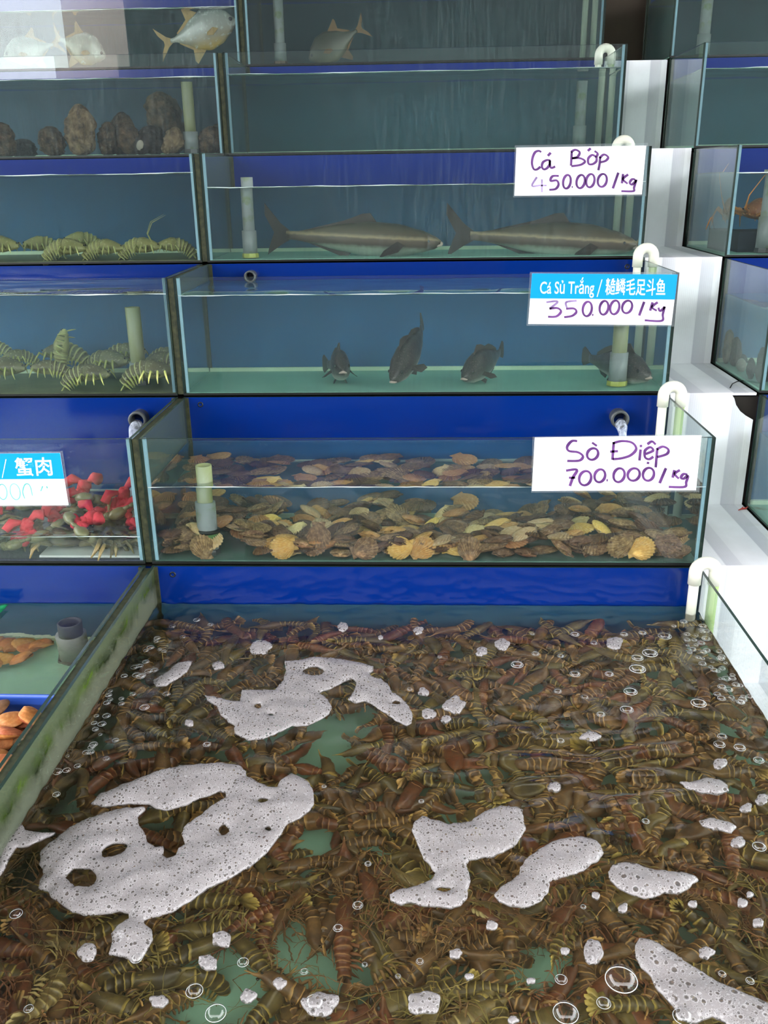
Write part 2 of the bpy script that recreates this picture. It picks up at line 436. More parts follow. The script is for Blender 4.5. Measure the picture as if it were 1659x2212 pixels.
# ------------------------------------------------------------------ water
def make_water(x0, x1, yf, yb, zb, zw, label, mat, amp=0.002, freq=7.0, nx=60, ny=24, seed=0, rough=None):
    e = T + 0.0008
    x0 += e; x1 -= e; yf += e; yb -= T - .002; zb += T - .002      # wets the painted back and the floor board
    m = MB()
    def top(u, v):
        x = x0 + (x1 - x0) * u; y = yf + (yb - yf) * v
        h = noise.noise(Vector((x * freq, y * freq * 1.3, seed))) * amp + noise.noise(Vector((x * freq * 2.7, y * freq * 3.1, seed + 9))) * amp * 0.45
        if rough: h += rough(x, y)
        d = min(x - x0, x1 - x, y - yf, yb - y)
        return (x, y, zw + h + 0.0035 * math.exp(-d / 0.0035))
    # denser lines close to the walls for the raised meniscus
    def lines(a, b, n):
        inner = [a + (b - a) * k / n for k in range(1, n)]
        return [a, a + 0.0015, a + 0.004, a + 0.009] + [p for p in inner if a + 0.012 < p < b - 0.012] + [b - 0.009, b - 0.004, b - 0.0015, b]
    xs = lines(x0, x1, nx); ys = lines(yf, yb, ny); w = len(xs)
    m.v = [Vector(top((x - x0) / (x1 - x0), (y - yf) / (yb - yf))) for y in ys for x in xs]
    for j in range(len(ys) - 1):
        for i in range(w - 1):
            m.f.append([j * w + i, j * w + i + 1, (j + 1) * w + i + 1, (j + 1) * w + i]); m.m.append(0)
    rim = [i for i in range(w)] + [j * w + w - 1 for j in range(1, len(ys))] + [(len(ys) - 1) * w + i for i in range(w - 2, -1, -1)] + [j * w for j in range(len(ys) - 2, 0, -1)]
    o = len(m.v)
    for i in rim: m.v.append(Vector((m.v[i].x, m.v[i].y, zb)))
    n = len(rim)
    for k in range(n):
        m.f.append([rim[k], o + k, o + (k + 1) % n, rim[(k + 1) % n]]); m.m.append(0)
    m.f.append([o + k for k in range(n)]); m.m.append(0)
    ob = lone('water', m, mat, label, 'water', None, False, 'stuff')
    top_n = (w - 1) * (len(ys) - 1)
    for k, p in enumerate(ob.data.polygons): p.use_smooth = abs(p.normal.z) > 0.5 and p.center.z > zw - 0.3 * (zw - zb) - ob.location.z
    return ob
HAZE = {'l1': simple('grey_blue_haze_film', srgb(66, 82, 108), .6, .1, .25, 7), 0: simple('dark_haze_film', srgb(46, 62, 76), .6, .1, .25, 7), 1: simple('green_haze_film', srgb(46, 82, 104), .6, .1, .25, 7),
        2: simple('blue_grey_haze_film', srgb(36, 82, 126), .6, .1, .2, 7), 3: simple('teal_haze_film', srgb(28, 94, 148), .6, .1, .2, 7), 5: simple('pale_haze_film', srgb(52, 96, 120), .6, .1, .2, 9)}  # tint and haze of the murky water, put into flat colours
LEVEL = {'l0': 2.043, 'l1': 1.794, 'l2': 1.519, 'l3': 1.243, 'l4': 0.765, 'c0': 2.10, 'c1': 1.798, 'c2': 1.481, 'c3': 1.238, 'c4': 0.881,
         'r0': 2.08, 'r1': 1.790, 'r2': 1.50, 'r3': 1.19, 'r4': 0.90}
for k, zw in LEVEL.items():
    i = int(k[1]); yf, yb = tank_y(i); x0, x1 = {'l': XL, 'c': XC, 'r': XR}[k[0]]
    m = MB(); m.box(x0 + T, x1 - T, yb - T - .0016, yb - T, ZB[i] + T, zw - .002); part('haze_film', m, HAZE['l1'] if k == 'l1' else HAZE[min(i, 3)], TANK[k], label='dull film on the painted back, coloured with the haze of the water')  # submerged back pane is painted with the water's haze
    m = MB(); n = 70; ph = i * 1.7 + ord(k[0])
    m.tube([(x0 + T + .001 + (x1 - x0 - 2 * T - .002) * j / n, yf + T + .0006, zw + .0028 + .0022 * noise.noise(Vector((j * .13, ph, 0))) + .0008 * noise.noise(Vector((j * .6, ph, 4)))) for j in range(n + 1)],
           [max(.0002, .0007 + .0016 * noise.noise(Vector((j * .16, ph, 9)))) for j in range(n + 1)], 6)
    part('meniscus_glint', m, GLINT, TANK[k], True)  # bright meniscus line, drawn as a thin white tube
    make_water(x0, x1, yf, yb, ZB[i], zw, 'clear seawater filling the ' + {'l': 'left', 'c': 'middle', 'r': 'right'}[k[0]] + ' tank of the ' + ROWN[i], WATER,
               0.0025 if i < 4 else 0.0016, seed=i * 3 + ord(k[0]))
for k, (x0, x1) in (('c5', XC), ('l5', XL)):
    m = MB(); m.box(x0 + T, x1 - T, 1.8 - T - .0016, 1.8 - T, ZB[5] + T, ZW5 - .002); part('haze_film', m, HAZE[5], TANK[k])  # same painted water haze on the front tanks' backs
def churn(x, y):
    # bubbling margins on the left and right, breeze ripples across the middle right
    a = max(0, 1 - (x + 0.6) / 0.10) + max(0, 1 - (0.6 - x) / 0.10) + 0.7 * max(0, 1 - (1.8 - y) / 0.1)
    q = math.exp(-((x - 0.22) ** 2 / 0.06 + (y - 1.22) ** 2 / 0.035))
    rip = .0011 * noise.noise(Vector((x * 34, y * 40, 11)))
    return rip + a * 0.004 * noise.noise(Vector((x * 42, y * 42, 3))) + q * 0.0065 * noise.noise(Vector((x * 9 + y * 6, y * 26 - x * 8, 5)))
make_water(-0.6, 0.6, 0.5, 1.8, ZB[5], ZW5, 'rippled seawater covering the prawns in the front tank', WATER_FRONT, 0.0022, 9, 190, 200, 40, churn)
make_water(-1.82, -0.616, 0.5, 1.8, ZB[5], ZW5 - 0.002, 'seawater over the clams in the front left tank', WATER_FRONT, 0.002, 9, 100, 100, 41)
# ------------------------------------------------------------------ pipes, outlets, signs
def child(name, mb, mats, parent, smooth=True, label=None):
    """mesh drawn in its parent's own space"""
    o = link(name, mb.mesh(name, mats, Vector((0, 0, 0)), smooth), parent)
    if label: o['label'] = label
    return o

def standpipe(pos, h, r, rc, hc, label, base=None, mat=None, cmat=None):
    t = empty('standpipe', pos, label, 'pipe', 'standpipes')
    m = MB(); m.lathe([(r * .8, h - .03), (r * .82, h), (r, h), (r, 0.02), (r * .8, .02)], 0, 0, 26); child('pipe', m, mat or PIPE_GREY, t)
    m = MB(); m.lathe([(r, hc), (rc, hc), (rc, .012), (r, .012)], 0, 0, 26); child('coupling', m, cmat or PIPE_GREY, t)
    m = MB(); m.lathe([(rc * .6, .014), (rc * 1.12, .014), (rc * 1.15, .009), (rc * 1.15, .002), (rc * .6, .002)], 0, 0, 8); child('base_fitting', m, base or PIPE_DARK, t, False)
    return t
YELLOW_FIT = simple('yellowed_fitting', srgb(176, 180, 82), 0.4, 0.4, 0.3, 40)
GREEN_BAND = simple('algae_band', srgb(84, 122, 62), 0.5, 0.3, 0.5, 60)
def pipe_at(row, x, y, depth, col='c'):
    p = sub(x, y, 1, YF[row], 1, YF[row] + depth); return Vector((p.x, p.y, ZB[row] + T))
p = pipe_at(4, 450, 1170, .055)
t = standpipe(p, .205, .0175, .0225, .125, 'green stained standpipe rising out of the scallop bed', None, PIPE_YELLOW)
m = MB(); m.lathe([(.0226, .056), (.0262, .056), (.0262, .032), (.0226, .032)], 0, 0, 26); child('clamp_band', m, GREEN_BAND, t, label='green band between two black rings')
for z in (.031, .057):
    m = MB(); m.lathe([(.0226, z + .004), (.0275, z + .004), (.0275, z - .004), (.0226, z - .004), (.0226, z + .004)], 0, 0, 26); child('rubber_ring', m, EDGE_DARK, t)
standpipe(pipe_at(3, 1333, 830, .075), .215, .0185, .0225, .085, 'grey standpipe beside the right hand croaker, with a yellowed foot', YELLOW_FIT, PIPE_YELLOW)
standpipe(pipe_at(2, 541, 550, .06), .215, .0165, .0205, .075, 'grey standpipe with a dark joint at the left end of the cobia tank', YELLOW_FIT)
standpipe(pipe_at(1, 1251, 300, .24), .20, .017, .021, .07, 'dim grey standpipe in the empty green watered tank')
standpipe(pipe_at(0, 605, 105, .09), .20, .017, .021, .07, 'grey standpipe in the dark top middle tank', simple('rust_fitting', srgb(110, 80, 60), .6, .3, .3, 30))
standpipe(pipe_at(1, 414, 318, .05), .205, .0175, .0225, .065, 'grey standpipe with a yellow green streak beside the upright shells', None, PIPE_YELLOW)
standpipe(pipe_at(3, 300, 800, .13), .20, .019, .0235, .06, 'yellow stained standpipe standing among the olive lobsters', None, PIPE_YELLOW)
standpipe(pipe_at(2, 1650, 535, .05), .215, .019, .0225, .095, 'grey standpipe beside the orange lobster in the right tank')
standpipe(pipe_at(0, 1520, 92, .14), .20, .019, .0225, .075, 'grey standpipe in the dark top right tank')
q = sub(150, 1345, 2, ZW5, 2, ZW5 - .012)
standpipe(Vector((q.x, q.y, ZB[5] + T)), q.z - ZB[5] - .002, .026, .033, .12, 'short open standpipe stub among the orange clams', PIPE_DARK, PIPE_DARK)

def u_pipe(yb, ztop, zin, zout, label, r=.0115, x=.597, gap=.021):
    t = empty('siphon_pipe', (x, yb, zin), label, 'pipe', 'white siphon pipes')
    def leg(xo, z0, z1, mat, nm):
        m = MB(); m.tube([(xo, 0, z0 - zin), (xo, 0, z1 - zin)], r * .92, 16); child(nm, m, mat, t)
    leg(-gap, zin, ztop - .03, PIPE_WHITE, 'inner_leg'); leg(gap, zout, ztop - .03, PIPE_GREEN, 'outer_leg')
    m = MB(); pts = []
    for k in range(13):
        a = pi * k / 12; pts.append((-gap * cos(a), 0, ztop - .022 - zin + .022 * sin(a) ** .7 if False else ztop - .022 - zin + .021 * sin(a)))
    m.tube([(-gap, 0, ztop - .05 - zin)] + pts + [(gap, 0, ztop - .05 - zin)], r * 1.18, 18); child('elbow', m, PIPE_WHITE, t)
    return t
u_pipe(1.757, .733, .585, .45, 'white siphon pipe hooked over the right pane of the prawn tank')
u_pipe(2.135, 1.027, .73, .715, 'white siphon pipe hooked over the right pane of the scallop tank', .0115)
u_pipe(2.515, 1.318, 1.02, 1.005, 'white siphon pipe hooked over the right pane of the croaker tank')
u_pipe(2.91, 1.600, 1.30, 1.296, 'white siphon pipe at the right end of the cobia tank')
u_pipe(3.30, 1.892, 1.585, 1.582, 'white siphon pipe at the right end of the empty green tank')
u_pipe(3.72, 2.14, 1.875, 1.872, 'algae stained siphon pipe at the right end of the dark top middle tank')

STREAM = water_mat('falling_water', (0.9, 0.95, 0.98, 1), 1.0, 0.5, 60)
WHITEWATER = Mat('aerated_water'); _tr = WHITEWATER.node('BsdfTransparent'); _df = WHITEWATER.node('BsdfDiffuse'); _df.inputs[0].default_value = srgb(215, 222, 235)
_gl = WHITEWATER.node('BsdfGlossy'); _gl.inputs['Roughness'].default_value = .1
_f = WHITEWATER.math('MULTIPLY_ADD', WHITEWATER.noise(30, 4, .6, stretch=(3, 3, .6)), 2.2, -.72, True)
WHITEWATER = WHITEWATER.done(WHITEWATER.mixsh(fresnel(WHITEWATER, 1.33), WHITEWATER.mixsh(_f, _tr.outputs[0], _df.outputs[0]), _gl.outputs[0]))
def outlet(px, py, row, r, label, fall=None, drift=0.0):
    y = YF[row - 1]; c = at(px, py, 1, y - .03)
    t = empty('outlet_pipe', c, label, 'pipe', 'outlet pipes in the blue boards')
    m = MB(); n = 26
    prof = [(r * .78, .03), (r * .78, -.012), (r * 1.08, -.012), (r * 1.1, 0), (r, .002), (r, .034)]
    for rr, yy in prof:
        for k in range(n):
            a = 2 * pi * k / n; m.v.append(Vector((rr * cos(a), yy, rr * sin(a))))
    for i in range(len(prof) - 1):
        for k in range(n):
            m.f.append([i * n + k, i * n + (k + 1) % n, (i + 1) * n + (k + 1) % n, (i + 1) * n + k]); m.m.append(0)
    child('pipe', m, PIPE_DARK, t)
    m = MB(); m.tube([(0, .031, 0), (0, .029, 0)], r * .79, 24); child('bore', m, EDGE_DARK, t)
    if fall:
        pts = []; rad = []
        for k in range(15):
            u = k / 14; d = u ** .5
            pts.append(Vector((c.x + drift * u, c.y - .012 - .055 * d, c.z - r * .45 - (c.z - r * .45 - fall) * u ** 1.6)))
            rad.append(r * (.62 - .28 * u) * (1 + .12 * sin(9 * u)))
        m = MB(); m.tube(pts, rad, 14)
        for k, v in enumerate(m.v): v.x += .0025 * noise.noise(v * 60)
        lone('falling_water', m, WHITEWATER, 'white stream of water pouring from the ' + label.split(' above')[0] + (' into the crabs' if px < 600 else ' behind the 700.000 sign'), 'water', None, True)
    return t
outlet(299, 906, 4, .021, 'grey outlet pipe above the crab tank', .76, -.012)
outlet(1338, 904, 4, .0205, 'grey outlet pipe above the scallop tank', .87)
outlet(541, 597, 3, .015, 'small dark outlet pipe above the croaker tank')
for (px, py, row, lab) in ((433, 874, 4, 'small black hole ring in the blue board above the scallops, at its left end'), (373, 1241, 5, 'small black hole ring in the blue board over the prawns'), (1355, 576, 3, 'small black hole ring in the blue board beside the croaker tank siphon')):
    c = at(px, py, 1, YF[row - 1] - .0065); m = MB(); n = 18
    prof = [(.0042, .004), (.0042, -.001), (.0066, -.001), (.0072, .001), (.0072, .004)]
    for rr, yy in prof:
        for k in range(n): m.v.append(c + Vector((rr * cos(2 * pi * k / n), yy, rr * sin(2 * pi * k / n))))
    for i in range(4):
        for k in range(n): m.f.append([i * n + k, i * n + (k + 1) % n, (i + 1) * n + (k + 1) % n, (i + 1) * n + k]); m.m.append(0)
    m.tube([c + Vector((0, .004, 0)), c + Vector((0, .0035, 0))], .0043, n)
    lone('hole_ring', m, EDGE_DARK, lab, 'grommet', 'hole rings in the blue boards', True)

# ---- price signs, each lying against a front pane
CARD = simple('white_card', srgb(248, 248, 250), 0.5, 0.3)
CARD_BLUE = simple('blue_print', srgb(0, 150, 240), 0.4, 0.3)
PRINT_WHITE = simple('white_print', srgb(250, 250, 250), 0.5, 0.2)
def ink(name, c1, c2, sc=26):
    M = Mat(name); M.pbr(M.mix(M.math('MULTIPLY_ADD', M.noise(sc, 3), 3, -1, True), c1, c2), .5, .3); return M.m
INK = ink('purple_marker', srgb(72, 34, 92), srgb(112, 66, 132)); INK_PALE = ink('faded_purple_marker', srgb(104, 74, 128), srgb(178, 156, 200)); INK_TEAL = ink('faded_teal_marker', srgb(50, 165, 160), srgb(150, 205, 205))
SLEEVE = pane_mat('clear_plastic_sleeve', 0.10, 0.0, srgb(190, 195, 200))

def poly_plate(pts, y0, y1):
    m = MB(); n = len(pts)
    m.add([(p.x, y0, p.z) for p in pts] + [(p.x, y1, p.z) for p in pts], [list(range(n)), list(range(2 * n - 1, n - 1, -1))] + [[k, (k + 1) % n, n + (k + 1) % n, n + k] for k in range(n)])
    return m

class Sign:
    def __init__(s, row, zx, zy, sc, card, sleeve, label):
        s.y = YF[row] - .0075; s.k = (zx, zy, sc)
        c = [s.P(*q) for q in card]
        loc = Vector((sum(p.x for p in c) / 4, s.y + .006, min(p.z for p in c)))
        s.t = empty('price_sign', loc, label, 'sign', 'price signs on the tanks')
        part('card', poly_plate(c, s.y, s.y + .001), CARD, s.t)
        part('clear_sleeve', poly_plate([s.P(*q) for q in sleeve], s.y + .0015, s.y + .0035), SLEEVE, s.t)
    def P(s, x, y): return at(s.k[0] + x / s.k[2], s.k[1] + y / s.k[2], 1, s.y)
    def head(s, quad):
        part('blue_header', poly_plate([s.P(*q) for q in quad], s.y - .0006, s.y), CARD_BLUE, s.t)
    def strokes(s, name, lines, w, mat, slant=.6):
        m = MB(); y0 = s.y - .0005
        for ln in lines:
            cl = len(ln) > 3 and ln[0] == ln[-1]
            pts = spline(ln, cl) if len(ln) > 2 else [Vector((*q, 0)) for q in (ln[0], tuple((a + b) / 2 for a, b in zip(*ln)), ln[1])]
            n = len(pts); L_ = []; R_ = []
            for i, p in enumerate(pts):
                a = pts[i - 1] if i else (pts[-2] if cl else pts[0]); b = pts[i + 1] if i < n - 1 else (pts[1] if cl else pts[-1])
                d = (b - a).normalized(); nn = Vector((-d.y, d.x, 0))
                ww = w * (1 + .38 * (abs(d.x * .8 + d.y * .55) - .55) * -1)
                L_.append(s.P(*(p + nn * ww / 2).xy)); R_.append(s.P(*(p - nn * ww / 2).xy))
            o = len(m.v); m.v += L_ + R_
            for i in range(n - 1):
                m.f.append([o + i, o + i + 1, o + n + i + 1, o + n + i]); m.m.append(0)
        for v in m.v: v.y = y0
        o = part(name, m, mat, s.t)
        md = o.modifiers.new('thick', 'SOLIDIFY'); md.thickness = .0003
        return o
    def text(s, name, body, box, mat, bold=0.0):
        c = bpy.data.curves.new('text', 'FONT'); c.body = body; c.offset = bold; c.extrude = .01; c.resolution_u = 4
        o = bpy.data.objects.new('text', c); COL.objects.link(o); bpy.context.view_layer.update()
        me = bpy.data.meshes.new_from_object(o.evaluated_get(bpy.context.evaluated_depsgraph_get()))
        bpy.data.objects.remove(o)
        xs = [v.co.x for v in me.vertices]; ys = [v.co.y for v in me.vertices]
        x0, x1, y0, y1 = min(xs), max(xs), min(ys), max(ys)
        (ax, ay), (bx, by), (cx, cy_), (dx, dy) = box      # top-left, top-right, bottom-right, bottom-left
        for v in me.vertices:
            u = (v.co.x - x0) / (x1 - x0); w = 1 - (v.co.y - y0) / (y1 - y0)
            X = (ax * (1 - u) + bx * u) * (1 - w) + (dx * (1 - u) + cx * u) * w
            Y = (ay * (1 - u) + by * u) * (1 - w) + (dy * (1 - u) + cy_ * u) * w
            z = v.co.z; q = s.P(X, Y); v.co = Vector((q.x, s.y - .0008 - (.0003 if z > 0 else 0), q.z)) - Vector(s.t.location)
        me.materials.clear(); me.materials.append(mat); me.name = name
        return link(name, me, s.t)

def spline(ln, closed=False):
    P = [Vector((*q, 0)) for q in ln]
    if closed: P = P[:-1]
    n = len(P); out = []
    rng = range(n) if closed else range(n - 1)
    for i in rng:
        p0 = P[(i - 1) % n] if closed or i > 0 else P[0]; p1 = P[i]; p2 = P[(i + 1) % n]; p3 = P[(i + 2) % n] if closed or i + 2 < n else P[-1]
        for k in range(6):
            t = k / 6
            out.append(.5 * ((2 * p1) + (p2 - p0) * t + (2 * p0 - 5 * p1 + 4 * p2 - p3) * t * t + (3 * p1 - p0 - 3 * p2 + p3) * t ** 3))
    out.append(P[0].copy() if closed else P[-1].copy())
    return out
def oval(cx, cy_, rx, ry, tilt=0.0):
    q = [(cx + rx * cos(a) * 1 - tilt * ry * sin(a) * 1, cy_ + ry * sin(a)) for a in [2 * pi * k / 12 - pi / 2 for k in range(12)]]
    return q + [q[0]]

s = Sign(2, 1100, 300, 5.184, [(80, 98), (1535, 75), (1485, 622), (58, 637)], [(62, 72), (1556, 45), (1535, 640), (44, 655)], 'white price card with purple handwriting, 450.000 a kilo, on the cobia tank')
s.strokes('handwritten_lettering', [
    [(358, 148), (330, 134), (290, 150), (262, 210), (255, 280), (275, 338), (310, 342), (350, 312)],
    [(452, 240), (420, 238), (378, 262), (366, 310), (385, 340), (420, 330), (450, 290), (456, 240), (456, 290), (470, 325), (515, 310)], [(432, 190), (465, 155)],
    [(700, 142), (692, 300)], [(690, 148), (740, 122), (788, 150), (765, 200), (705, 218), (790, 216), (848, 250), (800, 290), (695, 306)],
    [(975, 205), (930, 180), (885, 220), (890, 280), (935, 282), (975, 250), (978, 200), (990, 165), (955, 135)], [(880, 135), (912, 105)],
    [(1018, 200), (1012, 280), (998, 352)], [(1012, 215), (1060, 175), (1108, 205), (1080, 245), (1022, 262)],
], 25, INK)
s.strokes('handwritten_lettering', [[(310, 428), (255, 525), (340, 522), (418, 522)], [(366, 452), (366, 598)]], 19, INK_PALE)
s.strokes('handwritten_lettering', [
    [(555, 415), (485, 418), (462, 470), (530, 465), (552, 510), (520, 560), (448, 570)],
    oval(646, 480, 42, 76, .12), [(700, 538), (712, 538)], oval(800, 478, 46, 74, .12), oval(908, 468, 46, 74, .12), oval(1042, 465, 50, 72, .12),
    [(1222, 378), (1160, 555)], [(1275, 392), (1262, 498)], [(1332, 398), (1275, 450), (1325, 502)],
    [(1410, 455), (1375, 452), (1350, 490), (1372, 512), (1410, 480), (1422, 462), (1398, 545), (1388, 585), (1255, 585)],
], 25, INK)

s = Sign(3, 1130, 580, 4.74, [(92, 50), (1582, 62), (1518, 580), (52, 568)], [(72, 38), (1604, 40), (1545, 596), (34, 588)], 'blue headed price card, 350.000 a kilo, on the croaker tank')
s.head([(92, 50), (1582, 62), (1553, 318), (72, 306)])
s.text('printed_lettering', 'Cá Sủ Trắng', [(178, 96), (733, 90), (722, 300), (168, 296)], PRINT_WHITE, .008)
s.text('printed_lettering', '/', [(780, 112), (812, 112), (782, 290), (752, 290)], PRINT_WHITE, .008)
s.text('printed_lettering', '糙鳞毛足斗鱼', [(850, 98), (1462, 104), (1452, 278), (838, 272)], PRINT_WHITE, .010)
s.strokes('handwritten_lettering', [[(238, 345), (355, 338), (270, 412)], [(450, 405), (442, 345), (548, 330)]], 20, INK_PALE)
s.strokes('handwritten_lettering', [
    [(270, 412), (350, 405), (388, 440), (340, 490), (255, 494)], [(440, 412), (520, 410), (545, 445), (500, 485), (420, 498)],
    oval(657, 414, 46, 74, .1), [(705, 474), (720, 476)], oval(828, 402, 44, 70, .12), oval(938, 398, 46, 70, .14), oval(1065, 393, 50, 64, .16),
    [(1240, 340), (1188, 482)], [(1325, 345), (1300, 432)], [(1378, 345), (1320, 395), (1368, 432)],
    [(1385, 400), (1400, 435), (1440, 405), (1448, 392), (1430, 470), (1418, 535), (1245, 530)],
], 23, INK)

s = Sign(4, 1140, 930, 4.046, [(62, 62), (1520, 42), (1470, 522), (36, 528)], [(44, 58), (1545, 34), (1500, 540), (30, 545)], 'white price card with purple handwriting, 700.000 a kilo, on the scallop tank')
s.strokes('handwritten_lettering', [
    [(432, 92), (385, 92), (345, 140), (360, 178), (440, 190), (482, 225), (450, 262), (345, 265)],
    oval(567, 205, 48, 50, .15), [(562, 105), (604, 134)],
    [(752, 100), (740, 255)], [(742, 112), (820, 92), (910, 105), (948, 160), (900, 215), (820, 242), (742, 250)], [(720, 184), (788, 180)],
    [(986, 165), (976, 262)], [(978, 135), (1000, 134)],
    [(1030, 205), (1095, 175), (1070, 145), (1025, 175), (1025, 232), (1060, 250), (1098, 228)], [(1045, 120), (1085, 95), (1118, 122)], [(1040, 282), (1062, 284)],
    [(1132, 155), (1125, 240), (1118, 322)], [(1128, 165), (1180, 140), (1228, 165), (1215, 205), (1130, 232)],
    [(335, 350), (430, 342), (395, 410), (368, 485)], [(360, 412), (415, 412)],
    oval(502, 416, 52, 62, .12), oval(630, 395, 46, 56, .12), [(688, 434), (700, 434)], oval(798, 390, 48, 60, .12), oval(926, 384, 52, 54, .12), oval(1055, 382, 48, 56, .1),
    [(1208, 328), (1152, 460)], [(1282, 345), (1266, 412)], [(1330, 345), (1285, 378), (1320, 420)],
    [(1395, 385), (1360, 380), (1338, 412), (1362, 420), (1400, 395), (1385, 450), (1370, 492), (1232, 492)],
], 22, INK)

s = Sign(4, 0, 960, 4.879, [(-700, 105), (632, 90), (722, 640), (-700, 650)], [(-710, 92), (655, 76), (742, 655), (-710, 666)], 'blue headed price card with faded teal handwriting on the crab tank')
s.head([(-700, 105), (632, 90), (678, 362), (-700, 372)])
s.text('printed_lettering', '/', [(42, 155), (70, 155), (46, 352), (22, 352)], PRINT_WHITE, .01)
s.text('printed_lettering', '蟹肉', [(150, 138), (535, 132), (560, 328), (170, 335)], PRINT_WHITE, .012)
s.strokes('handwritten_lettering', [oval(28, 500, 46, 80, -.1), oval(160, 498, 52, 84, -.16), [(262, 570), (240, 500), (262, 425), (300, 418), (325, 460), (342, 540)], [(450, 440), (430, 492)], [(492, 440), (500, 462)]], 11, INK_TEAL)

# ---- small litter on the white steps
m = MB(); q = [at(x, y, 2, ZB[3] + .001) for x, y in ((1577, 838), (1582, 829), (1592, 824), (1606, 822), (1615, 826))]
m.tube(q, .0012, 6); lone('wire', m, EDGE_DARK, 'thin black wire lying on the white step by the broken panel', 'wire', None, True)
m = MB(); q = [at(x, y, 2, ZB[4] + .0035) for x, y in ((1595, 1102), (1602, 1099), (1611, 1098), (1616, 1094))]
m.tube(q, [.001, .0022, .0025, .001], 7); m.tube([q[1], q[1] + Vector((.006, .006, .004))], [.002, .0008], 7)
lone('crab_claw_tip', m, simple('red_shell', srgb(175, 58, 52), .5, .4), 'small red claw tip dropped on the white step', 'debris', None, True)
# ------------------------------------------------------------------ animals
def frame(head, tail, up=Vector((0, 0, 1)), roll=0.0):
    x = (head - tail).normalized(); y = up.cross(x).normalized(); z = x.cross(y)
    M = Matrix(((x.x, y.x, z.x), (x.y, y.y, z.y), (x.z, y.z, z.z)))
    return (M @ Matrix.Rotation(roll, 3, 'X')).to_4x4(), (head + tail) / 2, (head - tail).length

def creature(name, M, loc, label, cat, group=None, scale=1.0):
    t = empty(name, loc, label, cat, group)
    t.matrix_world = Matrix.Translation(loc) @ M @ Matrix.Scale(scale, 4)
    return t

def z_mat(name, stops, zlo, zhi, rough=.4, spec=.5, spots=None, nscale=60, spot_amt=.5, bump=.2):
    """colour that runs from belly to back of the animal, with its own speckle"""
    M = Mat(name); tc = M.node('TexCoord'); sx = M.node('SeparateXYZ'); M.link(tc.outputs['Object'], sx.inputs[0])
    nz = M.noise(nscale, 4, .6)
    z = M.math('DIVIDE', M.math('SUBTRACT', M.math('MULTIPLY_ADD', M.math('SUBTRACT', nz, .5), (zhi - zlo) * .12, sx.outputs['Z']), zlo), zhi - zlo)
    c = M.ramp(z, stops)
    if spots: c = M.mix(M.math('MULTIPLY', M.math('MULTIPLY_ADD', M.noise(nscale * 1.7, 3), 7, -3.9, True), spot_amt), c, spots)
    M.pbr(c, rough, spec, M.bump(nz, bump, .002)); return M.m

EYE = simple('fish_eye', srgb(18, 18, 20), .1, .8)
MOUTH = simple('pale_lip', srgb(196, 172, 160), .5, .4, .2, 60)

